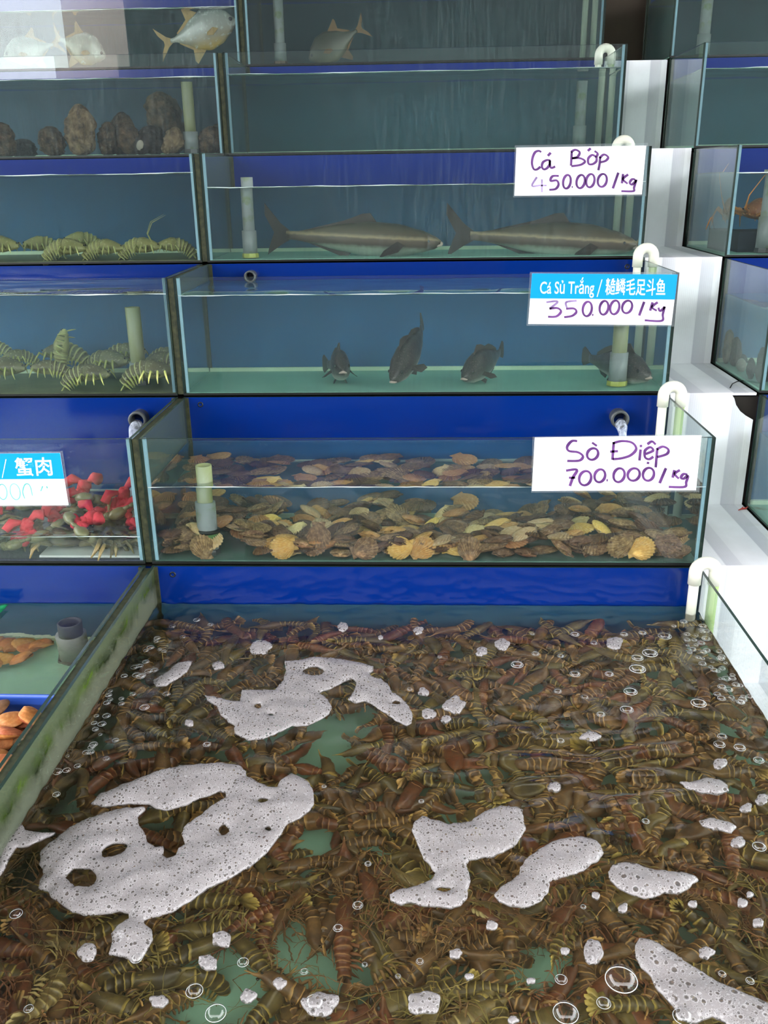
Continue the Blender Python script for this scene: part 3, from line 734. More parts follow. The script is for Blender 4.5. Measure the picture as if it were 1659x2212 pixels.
def fish(name, head, tail, prof, label, group, body, fin, bend=0.0, fins=(), tail_fin=None, eye=None, lip=None, roll=0.0, eye_r=.014, cat='fish'):
    M, loc, L = frame(head, tail, Vector((0, 0, 1)), roll)
    t = creature(name, M, loc, label, cat, group)
    # spine: from the nose backwards, bending sideways
    N = 40; pts = []; p = Vector((.5 * L, 0, 0)); body_frac = .86
    for i in range(N + 1):
        s = i / N; a = bend * max(0, s - .25) ** 1.3
        d = Vector((-cos(a), sin(a), 0)); pts.append((p.copy(), d)); p = p + d * L * body_frac / N
    def at_s(s):
        i = min(N, max(0, s * N)); k = int(i); k2 = min(N, k + 1); f = i - k
        return pts[k][0].lerp(pts[k2][0], f), pts[k][1]
    def pr(s):
        for (a, b) in zip(prof, prof[1:]):
            if a[0] <= s <= b[0]:
                f = (s - a[0]) / (b[0] - a[0]); f = f * f * (3 - 2 * f) * .5 + f * .5
                return [a[k] + (b[k] - a[k]) * f for k in range(1, 4)]
        return list(prof[-1][1:])
    m = MB(); n = 18
    ss = [0, .006, .018, .035, .055, .08, .11, .15] + [.15 + .85 * k / 22 for k in range(1, 23)]
    for s in ss:
        c, d = at_s(s); top, bot, w = pr(s); nrm = Vector((-d.y, d.x, 0))
        for k in range(n):
            a = 2 * pi * k / n; sn = sin(a)
            z = (top if sn > 0 else -bot) * abs(sn) ** .9 * (1 if sn > 0 else -1); ww = w * (abs(cos(a)) ** .85) * (1 if cos(a) > 0 else -1)
            m.v.append(c + nrm * ww * L + Vector((0, 0, z * L)))
    for i in range(len(ss) - 1):
        for k in range(n): m.f.append([i * n + k, i * n + (k + 1) % n, (i + 1) * n + (k + 1) % n, (i + 1) * n + k]); m.m.append(0)
    m.f.append(list(range(n))); m.m.append(0); m.f.append([(len(ss) - 1) * n + k for k in range(n)]); m.m.append(0)
    child('body', m, body, t)
    def plate(nm, outline, mat, th=.0022, side=0.0, spread=0.0):
        """fin outline in (s, z) body fractions; side/spread push it off the midline"""
        v = []
        zr = outline[0][1]
        for s, z in outline:
            if s <= 1: c, d = at_s(s)
            else: c, d = pts[-1]; c = c + d * (s - 1) * L * body_frac
            nrm = Vector((-d.y, d.x, 0)); off = side * L + (abs(z - zr) * spread * L * (1 if side > 0 else -1) if side else 0)
            v.append((c + Vector((0, 0, z * L)) + nrm * off, nrm))
        n_ = len(v); mm = MB(); e = th / 2
        mm.add([a + b * e for a, b in v] + [a - b * e for a, b in v], [list(range(n_)), list(range(2 * n_ - 1, n_ - 1, -1))] + [[k, (k + 1) % n_, n_ + (k + 1) % n_, n_ + k] for k in range(n_)])
        child(nm, mm, mat, t, False)
    for f in fins: plate(*((f[0], f[1], fin) + tuple(f[2:])))
    if tail_fin: plate('tail_fin', tail_fin, fin)
    if eye:
        c, d = at_s(eye[0]); nrm = Vector((-d.y, d.x, 0)); top, bot, w = pr(eye[0])
        for sg in (1, -1):
            mm = MB(); mm.ellipsoid(c + nrm * sg * w * L * eye[2] + Vector((0, 0, eye[1] * L)), L * eye_r, L * eye_r * .7, L * eye_r, 0, 12, 8); child('eye', mm, EYE, t)
    if lip:
        c, d = at_s(lip[0]); w = lip[2] * L; mm = MB()
        q = [Vector((c.x + .004 * L - lip[3] * L * (abs(k - 4) / 4) ** 2, c.y + w * (k - 4) / 4, c.z + lip[1] * L - .012 * L * (abs(k - 4) / 4))) for k in range(9)]
        mm.tube(q, [.004 * L, .008 * L, .01 * L, .0115 * L, .012 * L, .0115 * L, .01 * L, .008 * L, .004 * L], 8); child('lip', mm, MOUTH, t)
    return t

# croakers
CRO = [(s_, a_ * 1.22, b_ * 1.22, w_ * 1.22) for s_, a_, b_, w_ in [(0, .012, -.020, .010), (.035, .032, -.042, .030), (.10, .066, -.062, .052), (.2, .112, -.082, .066), (.33, .135, -.09, .07), (.5, .118, -.084, .058), (.68, .08, -.064, .038), (.84, .042, -.04, .02), (.95, .03, -.03, .011), (1, .032, -.032, .007)]]
CRO_BODY = z_mat('croaker_skin', [(0, srgb(225, 220, 212)), (.13, srgb(180, 174, 168)), (.26, srgb(88, 82, 78)), (.5, srgb(58, 52, 50)), (1, srgb(40, 35, 33))], -.029, .038, .35, .5, srgb(150, 140, 128), 170, .35)
CRO_FIN = simple('dark_fin', srgb(66, 58, 50), .5, .3, .3, 50)
cro_fins = [('dorsal_fin', [(.25, .15), (.33, .225), (.42, .21), (.52, .17), (.62, .17), (.72, .135), (.84, .08), (.86, .04), (.55, .11)]),
            ('anal_fin', [(.62, -.06), (.66, -.12), (.74, -.10), (.80, -.045)]),
            ('pelvic_fin', [(.28, -.08), (.36, -.14), (.42, -.12), (.36, -.08)], .0022, .03, .5), ('pelvic_fin', [(.28, -.08), (.36, -.14), (.42, -.12), (.36, -.08)], .0022, -.03, .5),
            ('pectoral_fin', [(.24, -.02), (.30, -.075), (.40, -.085), (.42, -.06), (.30, -.01)], .0022, .068, 1.4), ('pectoral_fin', [(.24, -.02), (.30, -.075), (.40, -.085), (.42, -.06), (.30, -.01)], .0022, -.068, 1.4)]
cro_tail = [(.96, .03), (1.03, .055), (1.12, .085), (1.165, .06), (1.175, 0), (1.165, -.06), (1.12, -.085), (1.03, -.055), (.96, -.03)]
def c3(px, py, d): return sub(px, py, 1, YF[3] + T, 1, YF[3] + T + d)
def croaker(head, tail, label, bend, L=None):
    h = c3(*head); t_ = c3(*tail)
    if L: t_ = h + (t_ - h).normalized() * L
    return fish('croaker', h, t_, CRO, label, 'croakers in the middle tank', CRO_BODY, CRO_FIN, bend, cro_fins, cro_tail, (.105, .030, .92), (.004, -.014, .034, .022), 0, .014)
croaker((741, 800, .045), (722, 786, .30), 'leftmost dark croaker, facing straight out of its tank', -.35, .29)
croaker((846, 822, .03), (934, 706, .24), 'dark croaker with its tail raised, mouth close to the pane', -.55, .30)
croaker((1000, 815, .045), (1110, 752, .29), 'hazy grey croaker, third from the left in its tank', -.35, .28)
croaker((1405, 812, .035), (1262, 775, .25), 'croaker facing right behind the standpipe, head against the pane', .35, .30)

# cobia
COB = [(s_, a_ * 1.45, b_ * 1.45, w_ * 1.3) for s_, a_, b_, w_ in [(0, .008, -.012, .018), (.04, .022, -.026, .038), (.12, .04, -.04, .052), (.28, .06, -.06, .055), (.45, .064, -.062, .05), (.65, .05, -.046, .036), (.82, .028, -.026, .02), (.94, .016, -.016, .011), (1, .016, -.016, .008)]]
COB_BODY = z_mat('cobia_skin', [(0, srgb(178, 190, 176)), (.22, srgb(150, 158, 142)), (.32, srgb(84, 68, 56)), (.5, srgb(96, 76, 60)), (.56, srgb(160, 138, 104)), (.66, srgb(94, 80, 60)), (1, srgb(70, 62, 48))], -.042, .046, .4, .4, None, 60, .3)
COB_FIN = simple('brown_fin', srgb(60, 48, 42), .5, .3, .3, 40)
cob_fins = [('dorsal_fin', [(.40, .08), (.45, .135), (.50, .13), (.62, .09), (.78, .055), (.9, .026), (.7, .05)]), ('anal_fin', [(.56, -.07), (.6, -.105), (.72, -.07), (.88, -.026), (.7, -.05)]),
            ('pectoral_fin', [(.21, -.01), (.25, -.055), (.36, -.085), (.34, -.05), (.26, 0)], .0025, .054, 1.2), ('pectoral_fin', [(.21, -.01), (.25, -.055), (.36, -.085), (.34, -.05), (.26, 0)], .0025, -.054, 1.2)]
cob_tail = [(.97, .02), (1.04, .06), (1.15, .16), (1.15, .10), (1.085, .01), (1.12, -.07), (1.13, -.11), (1.03, -.05), (.97, -.02)]
def c2(px, py, d): return sub(px, py, 1, YF[2] + T, 1, YF[2] + T + d)
fish('cobia', c2(952, 524, .10), c2(560, 506, .16), COB, 'striped brown cobia in front of the left of its tank, next to the standpipe', 'cobia in the middle tank', COB_BODY, COB_FIN, .25, cob_fins, cob_tail, (.07, .006, .93), (.003, -.006, .026, .018), 0, .008)
fish('cobia', c2(1376, 528, .07), c2(962, 505, .20), COB, 'dark brown cobia lying on the floor under the 450.000 card', 'cobia in the middle tank', COB_BODY, COB_FIN, -.3, cob_fins, cob_tail, (.07, .006, .93), (.003, -.006, .026, .018), 0, .008)

# pompanos of the top row
POM = [(0, .02, -.03, .008), (.04, .06, -.06, .025), (.12, .14, -.12, .042), (.28, .225, -.2, .055), (.45, .235, -.235, .055), (.62, .17, -.19, .042), (.8, .075, -.085, .022), (.93, .028, -.03, .011), (1, .026, -.026, .008)]
POM_BODY = z_mat('silver_fish_skin', [(0, srgb(186, 154, 76)), (.25, srgb(164, 152, 126)), (.5, srgb(170, 170, 160)), (.9, srgb(158, 162, 156)), (1, srgb(110, 114, 112))], -.055, .055, .22, .8, srgb(228, 230, 224), 45, .5, .1)
POM_DULL = z_mat('dull_fish_skin', [(0, srgb(120, 112, 80)), (.5, srgb(84, 82, 68)), (1, srgb(56, 56, 50))], -.055, .055, .35, .5, None, 45, .3)
POM_FIN = simple('yellowish_fin', srgb(170, 140, 88), .45, .4, .3, 60)
POM_FIN_DULL = simple('rusty_fin', srgb(128, 98, 66), .5, .3, .3, 60)
pom_fins = [('dorsal_fin', [(.50, .2), (.60, .255), (.70, .32), (.72, .29), (.70, .17), (.88, .06), (.86, .03), (.6, .16)]), ('anal_fin', [(.52, -.2), (.60, -.26), (.70, -.33), (.73, -.29), (.71, -.17), (.88, -.06), (.86, -.03), (.62, -.16)]),
            ('pectoral_fin', [(.27, -.03), (.36, -.085), (.45, -.07), (.44, -.035), (.34, 0)], .002, .052, .4), ('pectoral_fin', [(.27, -.03), (.36, -.085), (.45, -.07), (.44, -.035), (.34, 0)], .002, -.052, .4)]
pom_tail = [(.97, .022), (1.05, .06), (1.2, .19), (1.165, .10), (1.1, .02), (1.1, -.02), (1.165, -.10), (1.2, -.19), (1.05, -.06), (.97, -.022)]
def c0(px, py, d): return sub(px, py, 1, YF[0] + T, 1, YF[0] + T + d)
fish('pompano', c0(510, 44, .045), c0(345, 96, .05), POM, 'silver pompano with yellowish fins against the top left pane', 'pompanos in the top row', POM_BODY, POM_FIN, .1, pom_fins, pom_tail, (.07, .03, .9), None, 0, .022)
fish('pompano', c0(228, 122, .17), c0(110, 78, .25), POM, 'pale hazy pompano under the bright reflection in the top left tank', 'pompanos in the top row', POM_BODY, POM_FIN, .2, pom_fins, pom_tail, (.07, .03, .9), None, 0, .022)
fish('pompano', c0(8, 122, .20), c0(132, 92, .27), POM, 'pale hazy pompano at the left edge of the photo, top row', 'pompanos in the top row', POM_BODY, POM_FIN, .2, pom_fins, pom_tail, (.07, .03, .9), None, 0, .022)
fish('pompano', c0(668, 128, .10), c0(788, 56, .13), POM, 'dull olive fish diving with forked tail up in the top middle tank', 'pompanos in the top row', POM_DULL, POM_FIN_DULL, .15, pom_fins, pom_tail, (.07, .03, .9), None, .0, .02)

# ---- shells with ribs (scallops, clams)
def fan_mat(name, c1, c2, c3_, rib=.35):
    """colours by growth ring and rib, carried by the shell's own UV"""
    M = Mat(name); uv = M.node('UVMap'); uv.uv_map = 'shell'; sx = M.node('SeparateXYZ'); M.link(uv.outputs[0], sx.inputs[0])
    ring = M.math('MULTIPLY_ADD', M.math('SINE', M.math('MULTIPLY_ADD', sx.outputs['Y'], 34, M.math('MULTIPLY', M.noise(60, 2), 6))), .5, .5)
    ribs = M.math('MULTIPLY_ADD', M.math('SINE', M.math('MULTIPLY', sx.outputs['X'], 2 * pi * 17)), .5, .5)
    mot = M.math('MULTIPLY_ADD', M.noise(110, 4, .65), 4, -1.6, True)
    inf = M.node('ObjectInfo')
    c = M.mix(mot, c1, c2); c = M.mix(M.math('MULTIPLY', ring, .35), c, c3_); c = M.mix(M.math('MULTIPLY', M.math('SUBTRACT', 1.0, ribs), rib), c, tuple(x * .45 for x in c1[:3]) + (1,))
    hs = M.node('HueSaturation'); M.link(c, hs.inputs['Color']); M.link(M.math('MULTIPLY_ADD', inf.outputs['Random'], .5, .75), hs.inputs['Value']); M.link(M.math('MULTIPLY_ADD', inf.outputs['Random'], .03, .485), hs.inputs['Hue'])
    M.pbr(hs.outputs[0], .55, .3); return M.m
SCM = {'dark brown': fan_mat('dark_brown_shell', srgb(104, 72, 50), srgb(142, 102, 70), srgb(80, 54, 40)),
       'mottled brown': fan_mat('mottled_brown_shell', srgb(124, 90, 64), srgb(192, 152, 110), srgb(96, 66, 46)),
       'tan': fan_mat('tan_shell', srgb(204, 146, 86), srgb(222, 172, 112), srgb(168, 112, 66)),
       'golden': fan_mat('golden_shell', srgb(232, 182, 100), srgb(240, 200, 130), srgb(206, 146, 72), .3),
       'cream': fan_mat('cream_shell', srgb(220, 184, 132), srgb(232, 204, 160), srgb(196, 156, 104), .25)}
def valve_mesh(name, mat, r, h, ears=True, ribs=14, sgn=1):
    """fan from the hinge: straight flanks, round ribbed lip; the hinge lies at -x"""
    m = MB(); uvs = []; nu, nv = (84, 9) if ribs < 40 else (30, 8); A = radians(53); dd = 1.25 * r; am = .024 if ribs < 40 else 0
    def pt(u, v):
        a = -A + 2 * A * u
        ro = dd * cos(a) + sqrt(max(0, r * r - (dd * sin(a)) ** 2))
        ro *= 1 + am * cos(2 * pi * ribs * u)
        rr = ro * v; x = rr * cos(a); y = rr * sin(a)
        e = 1 - (abs(a) / A) ** 4
        z = h * (sin(pi * min(1, v ** .62)) ** .75 * (.25 + .75 * e) + .03) if v < 1 else h * .05
        z += (.0013 * (r / .027) * cos(2 * pi * ribs * u) * min(1, v * 1.6) * (1 if v < 1 else .6)) if am else 0
        return Vector((x - dd, y, sgn * max(z, .0004)))
    for j in range(nv + 1):
        for i in range(nu + 1):
            m.v.append(pt(i / nu, j / nv)); uvs.append((i / nu * ribs / 17, j / nv))
    w = nu + 1
    for j in range(nv):
        for i in range(nu): m.f.append([j * w + i, j * w + i + 1, (j + 1) * w + i + 1, (j + 1) * w + i]); m.m.append(0)
    o = len(m.v); th = .0011
    for k in range((nu + 1) * (nv + 1)):
        m.v.append(m.v[k] - Vector((0, 0, sgn * th))); uvs.append(uvs[k])
    for j in range(nv):
        for i in range(nu): m.f.append([o + j * w + i, o + (j + 1) * w + i, o + (j + 1) * w + i + 1, o + j * w + i + 1]); m.m.append(0)
    for i in range(nu):
        a = nv * w + i; m.f.append([a, a + 1, o + a + 1, o + a]); m.m.append(0)
    if ears:
        for sg in (-1, 1):
            e0 = len(m.v); q = [(-dd - .02 * r, 0), (-dd - .04 * r, sg * r * .56), (-dd + .36 * r, sg * r * .50), (-dd + .40 * r, sg * r * .30)]
            for z in (h * .22, h * .22 - .0013):
                for x, y in q: m.v.append(Vector((x, y, sgn * z))); uvs.append((.5 + y / r, .95))
            m.f += [[e0, e0 + 1, e0 + 2, e0 + 3], [e0 + 7, e0 + 6, e0 + 5, e0 + 4]] + [[e0 + k, e0 + (k + 1) % 4, e0 + 4 + (k + 1) % 4, e0 + 4 + k] for k in range(4)]; m.m += [0] * 6
    me = m.mesh(name, mat, recalc=False)
    uvl = me.uv_layers.new(name='shell')
    idx = [0] * len(me.loops); me.loops.foreach_get('vertex_index', idx)
    uvl.data.foreach_set('uv', [c for i in idx for c in uvs[i]])
    return me
SCALLOP = {}
for k, mt in SCM.items():
    SCALLOP[k] = (valve_mesh('upper_valve', mt, .0268, .0095), valve_mesh('lower_valve', mt, .0268, .0062, sgn=-1))
def scallop(kind, M, label, group, sc=1.0):
    t = bpy.data.objects.new('scallop', None); COL.objects.link(t); t.empty_display_size = .01
    t.matrix_world = M @ Matrix.Scale(sc, 4)
    tag(t, label, 'scallop', group)
    for nm, me in zip(('upper_valve', 'lower_valve'), SCALLOP[kind]): link(nm, me, t)
    return t
def euler(rx, ry, rz): return Matrix.Rotation(rz, 4, 'Z') @ Matrix.Rotation(ry, 4, 'Y') @ Matrix.Rotation(rx, 4, 'X')
# the ones that can be told apart, standing against the front pane: (px, py, kind, spin of the hinge in the pane's plane, label)
yq = YF[4] + T + .011
front = [(607, 1190, 'golden', 200, 'golden ribbed scallop standing at the pane, left of the middle of the bed'), (915, 1189, 'golden', 35, 'large pale golden scallop fan standing against the pane, middle of the bed'),
         (862, 1190, 'golden', 190, 'golden scallop just left of the large pale golden fan'), (790, 1190, 'mottled brown', 20, 'mottled tan scallop with white ribs standing at the pane, left of the golden pair'),
         (1392, 1190, 'golden', 15, 'pale yellow scallop standing at the pane near the right end of the bed'), (1340, 1186, 'mottled brown', 200, 'brown and white mottled scallop just left of the pale yellow one'),
         (1450, 1185, 'mottled brown', 340, 'large reddish brown scallop in the right front corner of the bed'), (1015, 1190, 'mottled brown', 90, 'speckled grey brown scallop, hinge down, right of the golden pair'),
         (687, 1166, 'mottled brown', 270, 'brown scallop fan with white dotted ribs above the front row, left of middle'), (432, 1186, 'mottled brown', 110, 'brown ribbed scallop beside the foot of the standpipe')]
taken = []
for px, py, kd, sp, lab in front:
    p = at(px, py, 1, YF[4]); p.y = yq + R.uniform(0, .006); taken.append((p.x, p.z))
    Mx = Matrix.Translation(p) @ Matrix.Rotation(radians(90 - R.uniform(6, 18)), 4, 'X') @ Matrix.Rotation(radians(sp), 4, 'Z')
    scallop(kd, Mx, lab, 'scallops in the bed', 1.0)
kinds = ['dark brown'] * 9 + ['mottled brown'] * 6 + ['tan'] * 5 + ['golden'] * 2 + ['cream'] * 2
SLAB = {'dark brown': 'dark brown scallop lying in the scallop bed', 'mottled brown': 'mottled brown scallop lying flat in the scallop bed', 'tan': 'tan scallop lying in the scallop bed', 'golden': 'golden orange scallop lying flat in the scallop bed', 'cream': 'pale cream scallop lying in the scallop bed'}
cell = []
def bed_h(x, y):
    """height of the bed's surface above the floor"""
    d = (y - YF[4]) / .38
    h = .040 + .018 * noise.noise(Vector((x * 6, y * 7, 2))) + .03 * max(0, d - .5) * (1 if x < .05 else .35) + .05 * max(0, (x - .25) / .35) * min(1, d * 1.6) + .02 * max(0, (-.35 - x) / .25)
    if .12 < x < .34 and d > .55: h *= .35
    return max(.012, h)
tries = 0
while len(cell) < 288 and tries < 40000:
    tries += 1
    x = R.uniform(-.562, .562); y = YF[4] + T + (R.uniform(.029, .062) if len(cell) < 84 else R.uniform(.04, .345))
    if (x + .43) ** 2 + (y - 1.865) ** 2 < .05 ** 2: continue
    h = bed_h(x, y); z = (R.choice((.25, .25, .7, 1.0)) if len(cell) < 84 else R.choice((.62, .9, 1.0, 1.05))) * h
    ok = True
    for a, b, c in cell:
        if (a - x) ** 2 + (b - y) ** 2 + ((c - z) * 3.2) ** 2 < (.026 if len(cell) < 84 else .030) ** 2: ok = False; break
    if ok: cell.append((x, y, z))
cell.sort(key=lambda q: q[1])
for x, y, z in cell:
    kd = R.choice(kinds)
    tl = R.gauss(0, .24) + .18; tl2 = R.gauss(0, .26)
    sc = R.uniform(.97, 1.16)
    zz = ZB[4] + T + max(z, .008 + .02 * (abs(sin(tl)) + abs(sin(tl2))) * sc)
    scallop(kd, Matrix.Translation((x, y, zz)) @ euler(tl, tl2, R.uniform(0, 6.28)), SLAB[kd], kd + ' scallops in the bed', sc)

# ---- orange clams of the front left tank
CLAM = {'orange': fan_mat('orange_clam', srgb(196, 112, 62), srgb(222, 144, 88), srgb(160, 84, 48), .12), 'amber': fan_mat('amber_clam', srgb(206, 140, 70), srgb(226, 168, 98), srgb(170, 108, 52), .12), 'brown': fan_mat('brown_clam', srgb(120, 84, 56), srgb(150, 108, 76), srgb(92, 62, 44), .12)}
CLM = {k: (valve_mesh('upper_valve', mt, .027, .013, False, 60), valve_mesh('lower_valve', mt, .027, .011, False, 60, -1)) for k, mt in CLAM.items()}
def clam(kind, M, label, group, sc):
    t = bpy.data.objects.new('clam', None); COL.objects.link(t); t.empty_display_size = .01; t.matrix_world = M @ Matrix.Scale(sc, 4); tag(t, label, 'clam', group)
    for nm, me in zip(('upper_valve', 'lower_valve'), CLM[kind]): link(nm, me, t)
for (px, py) in ((-30, 1362), (5, 1372), (38, 1365), (70, 1364), (98, 1372), (-10, 1398), (28, 1392), (60, 1398), (92, 1390), (8, 1422), (42, 1420), (-20, 1436), (196, 1378), (214, 1388), (-60, 1380), (-70, 1410), (110, 1360), (20, 1354)):
    p = sub(px, py, 2, ZW5, 2, ZB[5] + T + .020)
    kd = R.choice(('orange', 'orange', 'amber'))
    clam(kd, Matrix.Translation((min(p.x, -.66), min(p.y, 1.745), p.z)) @ euler(R.gauss(0, .2), R.gauss(0, .2), R.uniform(0, 6.28)), kd + ' clam on the floor near the back of the front left tank', kd + ' clams at the back of the left tank', R.uniform(.8, .98))
# a blue basket floating in that tank, its clams heaped above the water
BASKET = simple('blue_plastic', srgb(52, 92, 190), .35, .5, .1, 20)
bx0, bx1, by0, by1, bz0, bz1 = -.98, -.632, 1.02, 1.385, ZW5 - .10, ZW5 + .012
t = empty('plastic_basket', ((bx0 + bx1) / 2, (by0 + by1) / 2, bz0), 'blue plastic basket of wet clams sunk in the front left tank', 'basket')
m = MB(); m.box(bx0, bx1, by0, by1, bz0, bz0 + .004); part('bottom', m, BASKET, t)
m = MB(); m.box(bx0, bx1, by1 - .004, by1, bz0, bz1); part('back_side', m, BASKET, t)
m = MB(); m.box(bx0, bx1, by0, by0 + .004, bz0, bz1); part('front_side', m, BASKET, t)
for xa in (bx0, bx1 - .004):
    m = MB(); m.box(xa, xa + .004, by0 + .004, by1 - .004, bz0, bz1); part('end_side', m, BASKET, t)
m = MB(); m.tube([(bx0, by1, bz1), (bx1, by1, bz1), (bx1, by0, bz1), (bx0, by0, bz1), (bx0, by1, bz1)], .0055, 8); part('rim', m, BASKET, t, True)
done = []
for k in range(4000):
    x = R.uniform(bx0 + .04, bx1 - .04); y = R.uniform(by0 + .04, by1 - .045); z = bz1 - .012 + R.choice((-.04, -.018, 0, 0, .016))
    if any((a - x) ** 2 + (b - y) ** 2 + ((c - z) * 1.6) ** 2 < .031 ** 2 for a, b, c in done): continue
    done.append((x, y, z))
    if len(done) > 120: break
for x, y, z in done:
    kd = R.choice(('orange', 'orange', 'amber', 'brown'))
    clam(kd, Matrix.Translation((x, y, z)) @ euler(R.gauss(0, .4), R.gauss(0, .4), R.uniform(0, 6.28)), 'wet ' + kd + ' clam heaped in the blue basket', kd + ' clams in the blue basket', R.uniform(.85, 1.05))
m = MB(); q = at(2, 1318, 2, ZW5 + .004)
m.grid(lambda u, v: (q.x - .05 + .055 * u, q.y - .02 + .045 * v, ZW5 + .004 + .006 * noise.noise(Vector((u * 4, v * 4, 1)))), 10, 8)
o = lone('green_netting', m, simple('green_net', srgb(30, 140, 84), .6, .3, .3, 200), 'scrap of green netting floating at the left edge of the photo', 'netting', None, True)
md = o.modifiers.new('thick', 'SOLIDIFY'); md.thickness = .001

# ---- upright knobbly shells
LUMP = simple('mottled_shell', srgb(110, 88, 66), .7, .25, 0, 45, 1.0, srgb(44, 35, 28), .012); LUMP_PALE = simple('pale_mottled_shell', srgb(156, 130, 98), .7, .25, 0, 40, 1.0, srgb(66, 52, 40), .012); LUMP_DARK = simple('dark_shell', srgb(66, 54, 46), .65, .3, 0, 50, 1.0, srgb(30, 26, 24), .012)
NACRE = simple('pale_shell_lip', srgb(176, 166, 150), .4, .5, .2, 50)
def lump(p, h, w, tilt, mat, label, group, lip=True):
    t = empty('oyster', p, label, 'shellfish', group); sd = R.uniform(0, 50)
    m = MB()
    def fn(u, v):
        a = 2 * pi * u; b = pi * v; s = sin(b) ** .8
        rr = 1 + .34 * noise.noise(Vector((cos(a) * s * 1.8 + sd, sin(a) * s * 1.8, v * 3.2))) + .34 * (abs(noise.noise(Vector((cos(a) * s * 3.4 + sd, sin(a) * s * 3.4, v * 8)))) - .22) + .16 * noise.noise(Vector((cos(a) * s * 9 + sd, sin(a) * s * 9, v * 18)))
        z = h * (1 - cos(b)) / 2
        return Vector((w / 2 * s * cos(a) * rr * (1.12 - .35 * v) + tilt * z, w * .34 * s * sin(a) * rr, z))
    m.grid(fn, 44, 40, 0, True); child('shell', m, mat, t)
    if lip and mat is LUMP_DARK:
        m = MB(); c = fn(.72, .45); m.ellipsoid(c, .011, .0035, h * .26, 0, 18, 10, Matrix.Rotation(.5, 3, 'Y') @ Matrix.Rotation(.3, 3, 'X')); child('shell_lip', m, NACRE, t)
def f1(px, d): p = sub(px, 322, 1, YF[1] + T, 1, YF[1] + T + d); return Vector((p.x, p.y, ZB[1] + T))
sc1 = 1 / 708
for px, d, h, w, tl, mt, lab in ((12, .10, 78, 60, -.1, LUMP, 'brown mottled oyster at the left edge of the photo'), (50, .16, 42, 60, 0, LUMP_DARK, 'low brown oyster near the left edge of the photo'),
        (115, .06, 66, 56, -.05, LUMP, 'rounded brown oyster standing alone, left part of its tank'), (176, .05, 112, 62, .05, LUMP_PALE, 'tall pale knobbly oyster, the tallest left of the middle'),
        (232, .08, 74, 46, .1, LUMP, 'slim brown oyster right of the tall pale one'), (262, .12, 96, 52, .1, LUMP, 'hazy brown oyster behind the middle of the cluster'), (284, .05, 72, 50, -.1, LUMP, 'brown oyster at the dark cluster left side'),
        (305, .03, 48, 40, .3, LUMP_DARK, 'dark oyster with a pale lip against the pane'), (335, .06, 64, 60, -.1, LUMP_DARK, 'dark oyster in the middle of the cluster'), (366, .03, 58, 44, .3, LUMP_PALE, 'oyster with a pale lip left of the standpipe'),
        (372, .16, 140, 84, -.15, LUMP, 'big hazy brown oyster behind the standpipe'), (452, .05, 60, 52, .15, LUMP, 'brown oyster right of the standpipe'), (475, .10, 66, 46, 0, LUMP, 'brown oyster in the right corner of the upright shells')):
    lump(f1(px, d), h * sc1 * .95, w * sc1 * 1.05, tl, mt, lab, 'oysters in the left tank', 'pale lip' in lab)
def f3r(x, y): return Vector((x, YF[3] + y, ZB[3] + T))
for x, y, h, w, mt, lab in ((.875, .335, .095, .065, LUMP_PALE, 'pale upright oyster in the back corner of the right tank'), (.905, .30, .08, .07, LUMP, 'pale speckled oyster second from the back corner'), (.955, .29, .035, .06, LUMP_DARK, 'low dark oyster at the back of the right tank'),
        (.885, .225, .035, .06, NACRE, 'broken white oyster shell in the right tank'), (.865, .13, .055, .05, LUMP_DARK, 'small dark brown oyster by the side pane of the right tank'), (.89, .085, .09, .07, LUMP_DARK, 'tall dark brown oyster by the side pane of the right tank'), (.94, .045, .06, .06, LUMP_PALE, 'tan oyster at the front pane of the right tank')):
    lump(f3r(x, y), h, w, R.uniform(-.1, .1), mt, lab, 'oysters in the right tank', False)

# ---- spiny lobsters
def seg_mat(name, dark, pale, spot, rough=.4):
    M = Mat(name); at_ = M.node('Attribute'); at_.attribute_name = 'band'; sp = M.math('GREATER_THAN', M.noise(190, 1), .66)
    c = M.mix(M.noise(45, 4), dark, tuple(x * .6 for x in dark[:3]) + (1,)); c = M.mix(M.math('MULTIPLY', sp, .55), c, spot); c = M.mix(at_.outputs['Fac'], c, pale)
    M.pbr(c, rough, .45, M.bump(M.noise(80, 3), .4, .002)); return M.m
UPL = Vector((0, 0, .010))
LOB = {'olive': (seg_mat('olive_lobster_shell', srgb(108, 102, 70), srgb(196, 196, 132), srgb(190, 190, 160)), simple('pale_lobster_leg', srgb(182, 184, 106), .45, .4, .3, 60)),
       'yellow': (seg_mat('yellow_lobster_shell', srgb(158, 152, 92), srgb(198, 196, 120), srgb(200, 196, 150)), simple('yellow_lobster_leg', srgb(176, 176, 108), .45, .4, .3, 60)),
       'orange': (seg_mat('orange_lobster_shell', srgb(150, 84, 46), srgb(212, 150, 92), srgb(226, 178, 120)), simple('orange_lobster_leg', srgb(204, 134, 70), .45, .4, .35, 70))}
def set_attr(me, vals):
    a = me.attributes.new('band', 'FLOAT', 'POINT'); a.data.foreach_set('value', vals)
